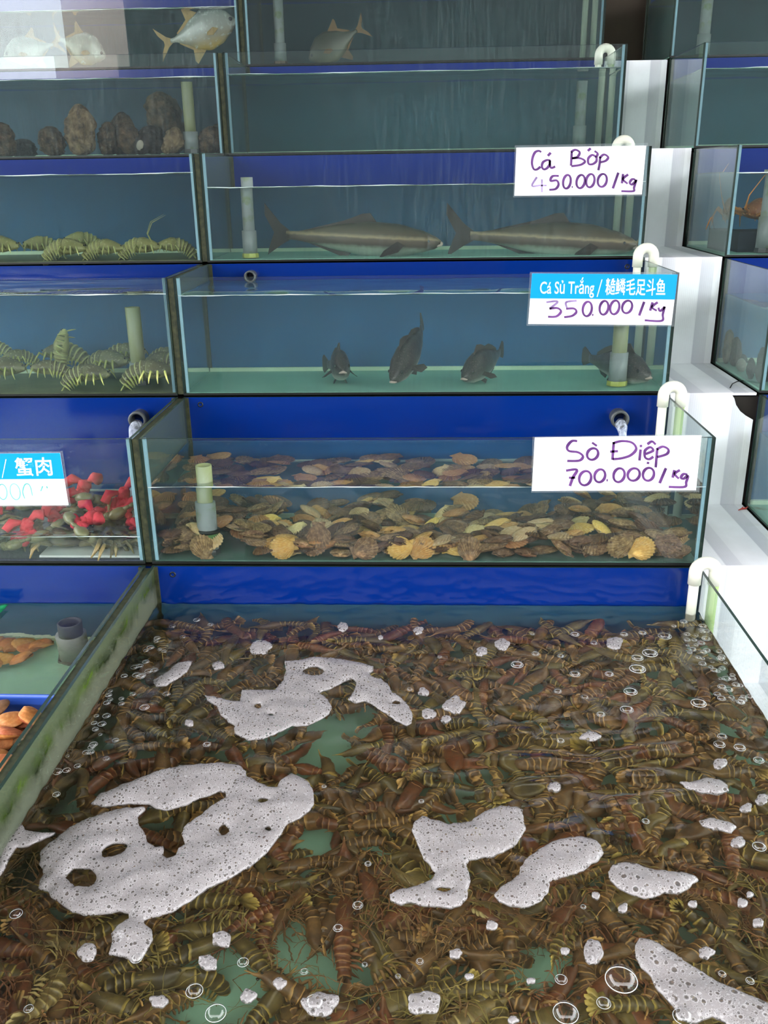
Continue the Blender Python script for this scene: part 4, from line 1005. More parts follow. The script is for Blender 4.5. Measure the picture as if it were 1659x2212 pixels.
def lobster(head, tail, kind, label, group, arch=1.0, roll=0.0, legs=1.0, feelers=True, big=1.0):
    M, loc, L = frame(head, tail, Vector((0, 0, 1)), roll); L *= big
    t = creature('spiny_lobster', M, loc, label, 'lobster', group)
    shell, leg = LOB[kind]
    def axis(d):          # d along the back, 0 at the joint of carapace and tail
        if d >= 0: return Vector((d, 0, 0)), Vector((1, 0, 0))
        k = arch * 1.9 / L; a = -d * k
        return (Vector((-sin(a) / k, 0, -(1 - cos(a)) / k)) if k > 1e-4 else Vector((d, 0, 0))), Vector((cos(a), 0, -sin(a)) if False else (cos(a), 0, sin(a)))
    def loft(nm, rings, wob=0):
        m = MB(); n = 16; vals = []
        for d, w, h, b in rings:
            p, tg = axis(d); up = Vector((-tg.z, 0, tg.x))
            for k in range(n):
                a = 2 * pi * k / n
                m.v.append(p + Vector((0, w * cos(a), 0)) + up * (h * (sin(a) if sin(a) > 0 else sin(a) * .55))); vals.append(b if sin(a) > -.2 else b * .6 + .3)
        for i in range(len(rings) - 1):
            for k in range(n): m.f.append([i * n + k, i * n + (k + 1) % n, (i + 1) * n + (k + 1) % n, (i + 1) * n + k]); m.m.append(0)
        m.f.append(list(range(n))); m.m.append(0); m.f.append([(len(rings) - 1) * n + k for k in range(n)]); m.m.append(0)
        me = m.mesh(nm, shell, recalc=False); set_attr(me, vals); me.flip_normals(); return link(nm, me, t)
    W = .18 * L
    loft('carapace', [(.42 * L, .03 * L, .03 * L, .5), (.38 * L, .08 * L, .08 * L, .2), (.26 * L, .14 * L, .14 * L, 0), (.12 * L, W * .98, .19 * L, 0), (.02 * L, W * .95, .185 * L, .1), (0, W * .86, .165 * L, .7)])
    rings = []; nseg = 6
    for i in range(nseg):
        d0 = -.42 * L * i / nseg; d1 = -.42 * L * (i + 1) / nseg; w = W * (1 - .075 * i); h = .185 * L * (1 - .085 * i)
        rings += [(d0, w * .9, h * .92, 0), (d0 * .35 + d1 * .65, w, h, 0), (d0 * .12 + d1 * .88, w * 1.02, h * 1.02, 1), (d1, w * .97, h * .98, .9)]
    loft('tail', rings)
    # pleura: pale spines hanging from each tail segment
    for i in range(nseg):
        d = -.42 * L * (i + .7) / nseg; p, tg = axis(d); up = Vector((-tg.z, 0, tg.x)); w = W * (1 - .075 * i)
        for sg in (-1, 1):
            m = MB(); m.tube([p + Vector((0, sg * w * .92, 0)), p + Vector((0, sg * w * 1.05, 0)) - up * .06 * L, p + Vector((0, sg * w * .95, 0)) - up * .14 * L - tg * .01 * L], [.016 * L, .016 * L, .003 * L], 7)
            child('tail_spine', m, leg, t)
    p, tg = axis(-.42 * L); up = Vector((-tg.z, 0, tg.x))
    for k in range(5):
        an = radians((-52, -26, 0, 26, 52)[k]); dr = (-tg * cos(an) + Vector((0, sin(an), 0))); sd = dr.cross(up).normalized()
        m = MB(); q = []
        for s_, w_ in ((0, .02), (.06, .045), (.12, .05), (.17, .03)): q.append((p + dr * s_ * L - up * .02 * L * s_ * 6, w_ * L))
        a = [c + sd * w_ + up * .002 for c, w_ in q] + [c - sd * w_ + up * .002 for c, w_ in q[::-1]]; n_ = len(a)
        m.add(a + [v - up * .003 for v in a], [list(range(n_)), list(range(2 * n_ - 1, n_ - 1, -1))] + [[i, (i + 1) % n_, n_ + (i + 1) % n_, n_ + i] for i in range(n_)]); child('tail_fan_blade', m, leg, t, False)
    for sg in (-1, 1):
        for k in range(4):
            x = (.30 - .085 * k) * L; f = (.5, .12, -.15, -.45)[k] * legs; ln = .30 * L * legs
            m = MB(); m.tube([(x, sg * W * .7, -.03 * L), (x + f * .1 * L, sg * (W + .12 * L * legs), .05 * L), (x + f * .22 * L, sg * (W + .22 * L * legs), -.06 * L * legs), (x + f * .3 * L, sg * (W + .24 * L * legs), -.17 * L * legs)], [.018 * L, .017 * L, .013 * L, .004 * L], 7); child('leg', m, leg, t)
        if feelers:
            m = MB(); m.tube([(.4 * L, sg * .045 * L, .03 * L), (.52 * L, sg * .09 * L, .09 * L), (.6 * L, sg * .2 * L, .26 * L), (.5 * L, sg * .34 * L, .5 * L), (.2 * L, sg * .42 * L, .66 * L)], [.022 * L, .016 * L, .009 * L, .006 * L, .002 * L], 7); child('antenna', m, leg, t)
        m = MB(); m.ellipsoid((.40 * L, sg * .045 * L, .06 * L), .014 * L, .014 * L, .014 * L); child('eye', m, EYE, t)
    return t
def f3(px, py, d): return sub(px, py, 1, YF[3] + T, 1, YF[3] + T + d)
for hx, tx, py, d0, d1, lab in ((360, 280, 812, .045, .05, 'olive spotted lobster with striped pale flank at the right end of its pane'), (222, 150, 818, .05, .055, 'olive lobster with a pale striped flank, middle of the pane'), (82, 146, 806, .06, .07, 'olive lobster raising its claw end, left of the middle one'),
        (40, -30, 805, .10, .12, 'blurred yellowish lobster at the left photo edge, fourth row'), (262, 196, 790, .20, .24, 'blurred lobster behind the striped ones, left of the standpipe'), (330, 395, 790, .18, .16, 'brown lobster in the right corner behind the standpipe'), (20, 75, 780, .22, .25, 'blurred lobster at the back left of the fourth row'), (300, 235, 770, .27, .27, 'dull lobster at the back just left of the standpipe'), (110, 180, 772, .28, .26, 'dull lobster at the back below the climbing one'), (-30, 20, 762, .28, .27, 'dull lobster in the far back corner at the left photo edge'), (385, 330, 776, .27, .28, 'dull lobster at the back right corner of the fourth row')):
    lobster(f3(hx, py, d0) + UPL, f3(tx, py, d1) + UPL, 'olive', lab, 'lobsters in the fourth row', 1.15, 0, .7, False, 1.75)
lobster(f3(140, 715, .22), f3(132, 800, .22), 'yellow', 'yellowish lobster climbing upright at the back of the fourth row', 'lobsters in the fourth row', .3, 0, .7, False, 1.3)
def f2(px, py, d): return sub(px, py, 1, YF[2] + T, 1, YF[2] + T + d)
for hx, tx, py, d0, d1, lab in ((30, -40, 540, .05, .06, 'yellow lobster at the left photo edge, third row'), (62, 130, 538, .12, .14, 'pale lobster second from the left, third row'), (175, 105, 545, .05, .06, 'pale lobster third from the left with a ribbed side, third row'), (150, 215, 528, .15, .18, 'yellowish lobster humped up in the middle, third row'),
        (255, 190, 545, .05, .06, 'striped yellowish lobster in the middle of the third row'), (335, 268, 542, .05, .06, 'arched yellowish lobster second from the right, third row'), (350, 412, 540, .06, .08, 'yellowish lobster in the right corner with a feeler up, third row')):
    lobster(f2(hx, py, d0) + UPL, f2(tx, py, d1) + UPL, 'yellow', lab, 'lobsters in the third row', 1.1, 0, .6, 'feeler' in lab, 1.6)
lobster(Vector((.875, YF[2] + .10, 1.395)), Vector((1.03, YF[2] + .22, 1.405)), 'orange', 'orange spiny lobster with long legs on a dark block in the right tank', 'lobsters in the right tank', .5, 0, 1.35, True)
lobster(Vector((.93, YF[2] + .035, 1.318)), Vector((1.20, YF[2] + .035, 1.318)), 'orange', 'orange lobster lying low along the front pane of the right tank', 'lobsters in the right tank', .1, 0, .5, False)
m = MB(); m.box(.875, 1.04, YF[2] + .09, YF[2] + .24, ZB[2] + T, ZB[2] + .062); lone('block', m, simple('dark_block', srgb(44, 52, 62), .8, .2, .3, 30), 'dark block under the orange lobster in the right tank', 'block')

# ---- mud crabs tied up with red cloth
CRABM = simple('crab_shell', srgb(122, 108, 70), .35, .5, 0, 55, .4, srgb(66, 62, 42)); CRABL = simple('crab_leg', srgb(122, 108, 68), .4, .45, .35, 60); CLAW = simple('crab_claw', srgb(128, 118, 80), .35, .5, 0, 40, .2, srgb(104, 104, 72))
RED = simple('red_cloth', srgb(190, 52, 64), .75, .2, .3, 50, .5)
def crab(p, yaw, pitch, roll, label, sc=1.0):
    t = creature('mud_crab', euler(roll, pitch, yaw), p, label, 'crab', 'bound crabs in the left tank', sc)
    m = MB()
    def fn(u, v):
        a = 2 * pi * u; b = -pi / 2 + pi * v
        w = .058 * (1 - .22 * max(0, -cos(a)) ** 1.5) ; x = .040 * cos(a) * cos(b) ** .7; y = w * sin(a) * cos(b) ** .7
        f = 1 + (.05 * sin(9 * a) if cos(a) > .1 else 0)
        return Vector((x * f, y * f, .019 * sin(b) * (1 if b > 0 else .7)))
    m.grid(fn, 44, 12, 0, True); child('carapace', m, CRABM, t)
    for sg in (-1, 1):
        m = MB(); m.tube([(.03, sg * .036, 0), (.048, sg * .062, .004), (.066, sg * .056, .006)], [.011, .013, .012], 9); m.ellipsoid((.078, sg * .034, .006), .019, .028, .015, 0, 12, 8); child('claw', m, CLAW, t)
        m = MB(); m.tube([(.083, sg * .016, .010), (.092, sg * .002, .012), (.088, sg * -.006, .010)], [.007, .005, .001], 7); child('pincer', m, CLAW, t)
        for k in range(4):
            x = .018 - .017 * k; f = (.028, .008, -.014, -.034)[k]
            m = MB(); m.tube([(x, sg * .045, -.002), (x + f, sg * .078, .012), (x + f * 1.6, sg * .10, -.004), (x + f * 2, sg * .108, -.026)], [.0075, .0066, .0056, .0018], 8); child('leg', m, CRABL, t)
        m = MB(); m.tube([(.036, sg * .012, .010), (.044, sg * .013, .018)], [.002, .0032], 6); child('eye', m, EYE, t)
    # cloth wound round the claws and knotted on top
    m = MB(); sd = R.uniform(0, 99)
    for k, (a, b, r_) in enumerate((((.070, -.050, .006), (.078, .050, .008), .013), ((.034, -.036, .016), (.076, .030, .020), .011), ((.052, -.012, .030), (.046, .026, .038), .013))):
        a = Vector(a); b = Vector(b)
        m.tube([a.lerp(b, q / 9) + Vector((.004 * sin(q * 1.9 + k), 0, .005 * sin(q * 1.3 + k * 2))) for q in range(10)], [r_ * (.35 + .8 * sin(pi * (q + .6) / 10.2)) * (1 + .16 * sin(q * 2.3 + k)) for q in range(10)], 22)
    m.ellipsoid((.050, .012, .045), .018, .019, .016, 0, 24, 14)
    m.tube([(.048, .02, .052), (.056, .045, .066), (.06, .066, .058)], [.006, .013, .017], 20); m.tube([(.048, .0, .052), (.052, -.028, .062), (.058, -.052, .046)], [.006, .014, .012], 20)
    for v in m.v: v.xyz = Vector((.05, 0, .03)) + (v - Vector((.05, 0, .03))) * .92
    for v in m.v: v += v.normalized() * (.006 * noise.noise(v * 70 + Vector((sd, 0, 0))) + .0035 * noise.noise(v * 190 + Vector((sd, 3, 0))))
    child('red_binding', m, RED, t, True, 'knotted red cloth')
def f4(px, py, d): return sub(px, py, 1, YF[4] + T, 1, YF[4] + T + d)
for px, py, d, yw, pt_, rl, sc, lab in ((45, 1172, .055, -1.2, -.1, .2, .95, 'front mud crab at the left of its pane with a big red knot'), (205, 1160, .06, -2.3, -.35, -.3, 1.0, 'mud crab propped up with a red knot, right of the price card corner'), (135, 1190, .05, 1.9, 0, .1, .85, 'low mud crab on the plate between the two front crabs'),
        (265, 1190, .06, .6, 0, -.1, .8, 'mud crab whose legs show at the right front corner'), (100, 1140, .15, -.6, -.2, .2, 1.0, 'mud crab in the second rank behind the left front crab'), (180, 1105, .22, -1.9, -.4, .1, 1.05, 'mud crab heaped high at the back under the card corner'), (250, 1112, .19, -1.0, -.2, .3, 1.0, 'hazy mud crab below the falling water'),
        (20, 1110, .24, -1.5, -.2, 0, 1.0, 'hazy mud crab at the back left of the crab tank'), (285, 1150, .15, 2.6, -.1, -.2, .9, 'mud crab in the foam at the right end of the crab tank'), (70, 1100, .3, -2.4, -.1, 0, 1.0, 'mud crab at the very back of the crab tank'), (-60, 1160, .08, -.8, 0, .2, 1.0, 'mud crab beyond the left photo edge')):
    sc *= .86; p = f4(px, py, d); p.y = max(p.y, YF[4] + T + .105 * sc); p.x = min(p.x, -.622 - .11 * sc); p.z = max(p.z, ZB[4] + T + .03 * sc)
    crab(p, yw, pt_, rl, lab, sc)
p = f4(180, 1208, .01); m = MB()
m.box(-.86, -.625, YF[4] + .02, YF[4] + .12, ZB[4] + T + .001, ZB[4] + T + .006); lone('white_board', m, POLY, 'thin white board on the floor under the crabs', 'board')
m = MB(); m.box(-.69, -.626, YF[4] + .13, YF[4] + .20, ZB[4] + T + .001, ZB[4] + .062); lone('foam_block', m, POLY, 'white foam block in the right corner of the crab tank', 'block')
# ------------------------------------------------------------------ tiger prawns of the front tank
def prawn_mat(name, tones, bands, pile=False):
    M = Mat(name); at_ = M.node('Attribute'); at_.attribute_name = 'band'
    if pile:
        tn = M.node('Attribute'); tn.attribute_name = 'tone'; rnd = tn.outputs['Fac']
    else:
        rnd = M.node('ObjectInfo').outputs['Random']
    n = len(tones); base = M.ramp(rnd, [(k / max(1, n - 1), c) for k, c in enumerate(tones)]); bnd = M.ramp(rnd, [(k / max(1, n - 1), c) for k, c in enumerate(bands)])
    mot = M.noise(130, 5, .7)
    base = M.mix(M.math('MULTIPLY_ADD', mot, 4.2, -1.7, True), M.mix(.55, base, srgb(22, 18, 12)), base)
    M.pbr(M.mix(at_.outputs['Fac'], base, bnd), .35, .5); return M.m
PT = {'brown': ([srgb(86, 58, 34), srgb(122, 86, 50)], [srgb(196, 146, 84), srgb(222, 174, 104)]),
      'olive': ([srgb(76, 64, 36), srgb(110, 92, 50)], [srgb(200, 170, 84), srgb(222, 194, 104)]),
      'reddish': ([srgb(104, 52, 32), srgb(132, 70, 42)], [srgb(172, 120, 76), srgb(190, 142, 92)]),
      'pale': ([srgb(140, 118, 72), srgb(166, 142, 88)], [srgb(216, 192, 126), srgb(226, 208, 150)])}
PM = {k: prawn_mat(k + '_prawn_shell', *v) for k, v in PT.items()}
PLEG = {k: simple(k + '_prawn_leg', {'brown': srgb(128, 96, 58), 'olive': srgb(134, 118, 62), 'reddish': srgb(130, 82, 52), 'pale': srgb(176, 154, 100)}[k], .45, .4, .3, 80) for k in PT}
ptones = [PT[k][0][j] for k in ('brown', 'olive', 'brown', 'reddish') for j in (0, 1)]; pbands = [PT[k][1][j] for k in ('brown', 'olive', 'brown', 'reddish') for j in (0, 1)]
PPILE = prawn_mat('prawn_pile_shell', ptones, pbands, True)

def prawn_geo(curl, n=10, low=False):
    """shell of a prawn 11.5 cm long: lists of (name, verts, faces, band)"""
    def axis(d):
        if d >= 0: return Vector((d, 0, 0)), Vector((1, 0, 0))
        if abs(curl) < 1e-3: return Vector((d, 0, 0)), Vector((1, 0, 0))
        a = -d * curl; return Vector((-sin(a) / curl, 0, -(1 - cos(a)) / curl)), Vector((cos(a), 0, sin(a)))
    def loft(rings):
        v, f, b = [], [], []
        for d, w, h, zb, bd in rings:
            p, tg = axis(d); up = Vector((-tg.z, 0, tg.x))
            for k in range(n):
                a = 2 * pi * k / n; v.append(p + Vector((0, w * cos(a), 0)) + up * (h * sin(a) + zb)); b.append(bd * (1 if sin(a) > -.6 else .5))
        for i in range(len(rings) - 1):
            for k in range(n): f.append([i * n + k, i * n + (k + 1) % n, (i + 1) * n + (k + 1) % n, (i + 1) * n + k])
        f.append(list(range(n))); f.append([(len(rings) - 1) * n + k for k in range(n)][::-1])
        return v, f, b
    car = loft([(.060, .0004, .0005, .0085, .6), (.050, .0012, .0020, .0070, .3), (.044, .0036, .0048, .004, .15), (.038, .0064, .0078, .001, .0), (.026, .0086, .0105, 0, 0), (.012, .0096, .0116, 0, .12), (.003, .0096, .0114, 0, 0), (0, .0090, .0106, 0, .9)])
    rings = []; ns = 6
    for i in range(ns):
        d0 = -.052 * i / ns; d1 = -.052 * (i + 1) / ns; w = .0094 * (1 - .085 * i); h = .0112 * (1 - .085 * i)
        rings += [(d0 - .0001, w * .92, h * .92, 0, .0)] + ([] if low else [(d0 * .5 + d1 * .5, w, h, 0, .0)]) + [(d0 * .22 + d1 * .78, w * 1.02, h * 1.02, 0, 0.0), (d0 * .10 + d1 * .90, w * 1.03, h * 1.04, 0, .8), (d1, w * 1.04, h * 1.05, 0, .45)]
    abd = loft(rings)
    p, tg = axis(-.052); up = Vector((-tg.z, 0, tg.x)); fv, ff, fb = [], [], []
    for an in (-38, -18, 0, 18, 38):
        dr = -tg * cos(radians(an)) + Vector((0, sin(radians(an)), 0)); sd = dr.cross(up).normalized(); o = len(fv)
        q = [(0, .0012), (.007, .0036), (.015, .0040), (.021, .0016)]
        ring = [p + dr * s_ + sd * w_ for s_, w_ in q] + [p + dr * s_ - sd * w_ for s_, w_ in q[::-1]]
        fv += [c + up * .0006 for c in ring] + [c - up * .0006 for c in ring]; fb += [.0, .1, .35, .9, .9, .35, .1, .0] * 2
        m_ = len(ring); ff += [[o + k for k in range(m_)], [o + m_ + k for k in range(m_)][::-1]] + [[o + k, o + m_ + k, o + m_ + (k + 1) % m_, o + (k + 1) % m_] for k in range(m_)]
    fan = (fv, ff, fb)
    def legs(sg):
        m = MB()
        for k in range(5):
            x = .034 - .0065 * k; fx = .014 - .007 * k
            m.tube([(x, sg * .006, -.008), (x + fx * .5, sg * .015, -.010), (x + fx * 1.5, sg * .022, -.016), (x + fx * 2.2, sg * .021, -.022)], [.0010, .0009, .0007, .0003], 5)
        for k in range(5):
            d = -.052 * (k + .5) / 6; c, t2 = axis(d); u2 = Vector((-t2.z, 0, t2.x)); h = .0105 * (1 - .08 * k)
            m.tube([c + Vector((0, sg * .005, 0)) - u2 * h * .8, c + Vector((0, sg * .0095, 0)) - u2 * (h + .004) - t2 * .003, c + Vector((0, sg * .009, 0)) - u2 * (h + .010) - t2 * .006], [.0016, .0018, .0005], 5)
        return m
    return car, abd, fan, legs, axis

def shell_mesh(nm, geo, mat):
    me = bpy.data.meshes.new(nm); me.from_pydata(geo[0], [], geo[1]); me.materials.append(mat)
    me.polygons.foreach_set('use_smooth', [True] * len(geo[1]))
    a = me.attributes.new('band', 'FLOAT', 'POINT'); a.data.foreach_set('value', geo[2]); me.update(); return me
CURLS = (4, 16, 30, -3)
PROTO = {}
for kd in PT:
    for c in CURLS:
        car, abd, fan, legs, ax = prawn_geo(c, 12)
        d = [('carapace', shell_mesh('carapace', car, PM[kd])), ('abdomen', shell_mesh('abdomen', abd, PM[kd])), ('tail_fan', shell_mesh('tail_fan', fan, PM[kd]))]
        for sg in (-1, 1):
            d.append(('leg_row', legs(sg).mesh('leg_row', PLEG[kd])))
            m = MB(); m.tube([(.050, sg * .0025, .004), (.062, sg * .010, .010), (.066, sg * .022, .008), (.048, sg * .034, .002), (.010, sg * .038, -.004), (-.028, sg * .034, -.006)], [.0006, .0005, .0004, .0004, .0003, .0002], 5)
            d.append(('antenna', m.mesh('antenna', PLEG[kd])))
            m = MB(); m.ellipsoid((.043, sg * .0058, .0062), .0022, .0020, .0020, 0, 8, 6); d.append(('eye', m.mesh('eye', EYE)))
        PROTO[kd, c] = d
GAPS = []
for px, py, r in ((640, 1560, .035), (700, 1600, .05), (770, 1585, .05), (720, 1640, .05), (545, 1625, .03), (600, 1600, .04), (790, 1660, .03), (610, 1790, .035), (680, 1840, .03), (815, 1830, .035), (640, 2070, .06), (700, 2100, .05), (760, 2130, .045), (480, 2090, .04), (520, 2150, .05), (450, 2200, .05), (985, 1740, .035), (470, 1490, .03), (560, 1470, .03), (1180, 2090, .04), (430, 2000, .025), (340, 1810, .03), (835, 1900, .03), (1120, 2170, .04)):
    q = sub(px, py, 2, ZW5, 2, ZB[5] + T + .012); GAPS.append((q.x, q.y, r))
def gap(x, y, k=1.0): return any((x - a) ** 2 + (y - b) ** 2 < (r * k) ** 2 for a, b, r in GAPS)
def heap(x, y):
    back = max(0, (y - 1.28) / .5); side = max(0, (abs(x - .02) - .22) / .36)
    return .016 + .078 * min(1, back) + .030 * side + .014 * noise.noise(Vector((x * 5, y * 5, 8)))
RP = random.Random(21)
Z0 = ZB[5] + T + .013
# hidden lower layer and the far half: one countless mass
geoL = {c: prawn_geo(c, 7, True) for c in CURLS}
def merged(c):
    v, f, b = [], [], []
    for g in geoL[c][:3]:
        o = len(v); v += g[0]; f += [[i + o for i in q] for q in g[1]]; b += g[2]
    return v, f, b
GL = {c: merged(c) for c in CURLS}
pv, pf, pb, pt_ = [], [], [], []
def pile_prawn(x, y, z, c, Mx):
    o = len(pv); v, f, b = GL[c]; off = Vector((x, y, z)); tn = RP.random()
    sc = RP.uniform(1.05, 1.35)
    for p in v: pv.append(Mx @ p * sc + off)
    for q in f: pf.append([i + o for i in q])
    pb.extend(b); pt_.extend([tn] * len(v))
def rot(flat=.5):
    rl = RP.choice((0, 0, 1.2, -1.2, 1.5, -1.5)) + RP.gauss(0, .25)
    return (Matrix.Rotation(RP.uniform(0, 2 * pi), 3, 'Z') @ Matrix.Rotation(RP.gauss(0, .14), 3, 'Y') @ Matrix.Rotation(rl, 3, 'X'))
spots = []
def try_spot(x, y, z, dmin, lst, zk=1.0):
    for a, b, c in lst[-900:]:
        if (a - x) ** 2 + (b - y) ** 2 + ((c - z) * zk) ** 2 < dmin * dmin: return False
    lst.append((x, y, z)); return True
lo = []; k = 0
while len(lo) < 330 and k < 9000:
    k += 1; x = RP.uniform(-.572, .572); y = RP.uniform(.66, 1.758)
    if gap(x, y, 1.25): continue
    z = Z0 + RP.uniform(0, .45) * (heap(x, y) - .016)
    if try_spot(x, y, z, .030, lo): pile_prawn(x, y, z, RP.choice(CURLS), rot())
hi = []; k = 0
while len(hi) < 760 and k < 30000:
    k += 1; x = RP.uniform(-.572, .572); y = RP.uniform(.64, 1.758)
    if gap(x, y, .95): continue
    z = Z0 + heap(x, y) * RP.uniform(.75, 1.1)
    if try_spot(x, y, z, .0325, hi, .5): pass
hi.sort(key=lambda q: q[1])
NEAR = min(300, len(hi))
for x, y, z in hi[NEAR:]: pile_prawn(x, y, z, RP.choice(CURLS), rot())
me = bpy.data.meshes.new('tiger_prawn_pile'); c0_ = Vector((0, 1.2, ZB[5] + T)); me.from_pydata([p - c0_ for p in pv], [], pf); me.materials.append(PPILE)
me.polygons.foreach_set('use_smooth', [True] * len(pf))
for nm, vals in (('band', pb), ('tone', pt_)): me.attributes.new(nm, 'FLOAT', 'POINT').data.foreach_set('value', vals)
o = link('tiger_prawn_pile', me, None, c0_); tag(o, 'dense heap of tiger prawns at the back and bottom of the front tank', 'prawns', None, 'stuff')
PLAB = {'brown': 'brown tiger prawn with tan bands under the water of the front tank', 'olive': 'olive tiger prawn with yellow bands under the water of the front tank', 'reddish': 'reddish brown tiger prawn under the water of the front tank', 'pale': 'pale yellowish prawn under the water of the front tank'}
for x, y, z in hi[:NEAR]:
    kd = RP.choice(('brown',) * 9 + ('olive',) * 8 + ('reddish',) * 4 + ('pale',)); c = RP.choice(CURLS)
    t = bpy.data.objects.new('tiger_prawn', None); COL.objects.link(t); t.empty_display_size = .01
    t.matrix_world = Matrix.Translation((x, y, z)) @ rot().to_4x4() @ Matrix.Scale(RP.uniform(1.08, 1.4), 4)
    tag(t, PLAB[kd], 'prawn', kd + ' prawns in the front tank')
    for nm, me in PROTO[kd, c]: link(nm, me, t)

# ------------------------------------------------------------------ foam and bubbles on the front tank
def foam_mat(name='foam', k=1.0):
    M = Mat(name); co = M.coord('Object')
    def vor(scale):
        n = M.node('TexVoronoi'); n.feature = 'F1'; n.voronoi_dimensions = '3D'; n.inputs['Scale'].default_value = scale; M.link(co, n.inputs['Vector']); return n
    clump = M.noise(16, 4)
    def bubbles(scale, share):
        v = vor(scale); sx = M.node('SeparateColor'); M.link(v.outputs['Color'], sx.inputs[0])
        rad = M.math('MULTIPLY_ADD', sx.outputs[1], .26, .20)
        sel = M.math('GREATER_THAN', M.math('ADD', sx.outputs[0], M.math('MULTIPLY_ADD', clump, 1.4, -.7)), 1 - share)
        q = M.math('DIVIDE', v.outputs['Distance'], rad)
        return M.math('MULTIPLY', M.math('MULTIPLY_ADD', q, -3.5, 3.5, True), sel), M.math('MULTIPLY', M.math('SUBTRACT', 1.0, M.math('MULTIPLY', M.math('ABSOLUTE', M.math('SUBTRACT', q, 1.15)), 4.0), None, True), sel)
    h1, r1 = bubbles(165 * k, .55); h2, r2 = bubbles(300 * k, .66)
    h3, r3 = bubbles(560 * k, .62)
    hole = M.math('MAXIMUM', M.math('MULTIPLY', h3, .22), M.math('MAXIMUM', h1, M.math('MULTIPLY', h2, .7))); rim = M.math('MAXIMUM', r3, M.math('MAXIMUM', r1, r2))
    fine = vor(520 * k); f2 = M.math('MULTIPLY_ADD', fine.outputs['Distance'], -2.2, 1.0, True)
    white = M.mix(M.math('MULTIPLY', f2, .5), srgb(160, 154, 154), srgb(126, 120, 119)); white = M.mix(M.math('MULTIPLY_ADD', clump, 1.6, -.55, True), M.mix(.35, white, srgb(124, 118, 116)), white)
    c = M.mix(M.math('MULTIPLY', rim, .55), white, srgb(208, 203, 203)); c = M.mix(M.math('MULTIPLY', hole, .66), c, srgb(70, 65, 61))
    hgt = M.math('ADD', M.math('MULTIPLY', f2, .35), M.math('SUBTRACT', M.math('MULTIPLY', rim, .5), hole))
    tr = M.node('BsdfTransparent'); b = M.pbr(c, .22, .6, M.bump(hgt, .5, .0013))
    return M.done(M.mixsh(M.math('MULTIPLY_ADD', hole, .30, .10), b.outputs[0], tr.outputs[0]))
FOAM = foam_mat(); FOAM_COARSE = foam_mat('coarse_foam', .62)
BUBBLE = Mat('bubble_film'); _t = BUBBLE.node('BsdfTransparent'); _g = BUBBLE.node('BsdfGlossy'); _g.inputs['Roughness'].default_value = .02
BUBBLE = BUBBLE.done(BUBBLE.mixsh(BUBBLE.math('MULTIPLY_ADD', fresnel(BUBBLE, 1.5), 1.0, .03, True), _t.outputs[0], _g.outputs[0]))
def surf(px, py): return at(px, py, 2, ZW5)
def foam_mesh(outline, holes, height, step, seed):
    """outline and holes: points on the water; a domed raft of froth with a rounded rim"""
    def dens(pts, st):
        out = []
        for a, b in zip(pts, pts[1:] + pts[:1]):
            n = max(1, int((b - a).length / st))
            for k in range(n): out.append(a.lerp(b, k / n))
        return out
    def wob(p): return p + Vector((noise.noise(Vector((p.x * 90, p.y * 90, seed))), noise.noise(Vector((p.x * 90, p.y * 90, seed + 5))))) * .0022
    loops = [[wob(p) for p in dens(l, step)] for l in [outline] + holes]
    def inside(p, poly):
        r_ = False
        for a, b in zip(poly, poly[1:] + poly[:1]):
            if (a.y > p.y) != (b.y > p.y) and p.x < (b.x - a.x) * (p.y - a.y) / (b.y - a.y) + a.x: r_ = not r_
        return r_
    xs = [p.x for p in loops[0]]; ys = [p.y for p in loops[0]]
    border = [p for l in loops for p in l]
    def dist(p): return min((p - q).length_squared for q in border) ** .5
    pts = list(border); dd = [0.0] * len(border); edges = []; o = 0
    for l in loops:
        edges += [(o + k, o + (k + 1) % len(l)) for k in range(len(l))]; o += len(l)
    y = min(ys); row = 0
    while y < max(ys):
        x = min(xs) + (step / 2 if row % 2 else 0)
        while x < max(xs):
            p = Vector((x, y))
            if inside(p, loops[0]) and not any(inside(p, h) for h in loops[1:]):
                d = dist(p)
                if d > step * .55: pts.append(p); dd.append(d)
            x += step
        y += step * .87; row += 1
    r_ = delaunay_2d_cdt(pts, edges, [], 0, 1e-6)
    vv, tri = r_[0], r_[2]; orig = r_[3]
    m = MB()
    d_of = []
    for k, p in enumerate(vv):
        d = dd[orig[k][0]] if orig[k] and orig[k][0] < len(dd) else 0
        hgt = height * (1 - math.exp(-d / (height * 1.3))) * (1 + .5 * noise.noise(Vector((p.x * 34, p.y * 34, seed)))) + .0011 * noise.noise(Vector((p.x * 240, p.y * 240, seed))) * (1 if d > 0 else 0)
        m.v.append(Vector((p.x, p.y, ZW5 + .0012 + hgt)))
    keep = []
    for f in tri:
        c = sum((vv[i] for i in f), Vector((0, 0))) / len(f)
        if inside(c, loops[0]) and not any(inside(c, h) for h in loops[1:]): keep.append(list(f))
    n = len(m.v); m.f = keep[:]; m.m = [0] * len(keep)
    cnt = {}
    for f in keep:
        for a, b in zip(f, f[1:] + f[:1]): cnt[(a, b)] = 1
    low = {}
    for a, b in list(cnt):
        if (b, a) not in cnt:
            for q in (a, b):
                if q not in low: low[q] = len(m.v); m.v.append(Vector((m.v[q].x, m.v[q].y, ZW5 - .003)))
            m.f.append([b, a, low[a], low[b]]); m.m.append(0)
    return m
def px_loop(z, pts):
    zx, zy, sc = z; return [surf(zx + x / sc, zy + y / sc).xy.copy() for x, y in pts]
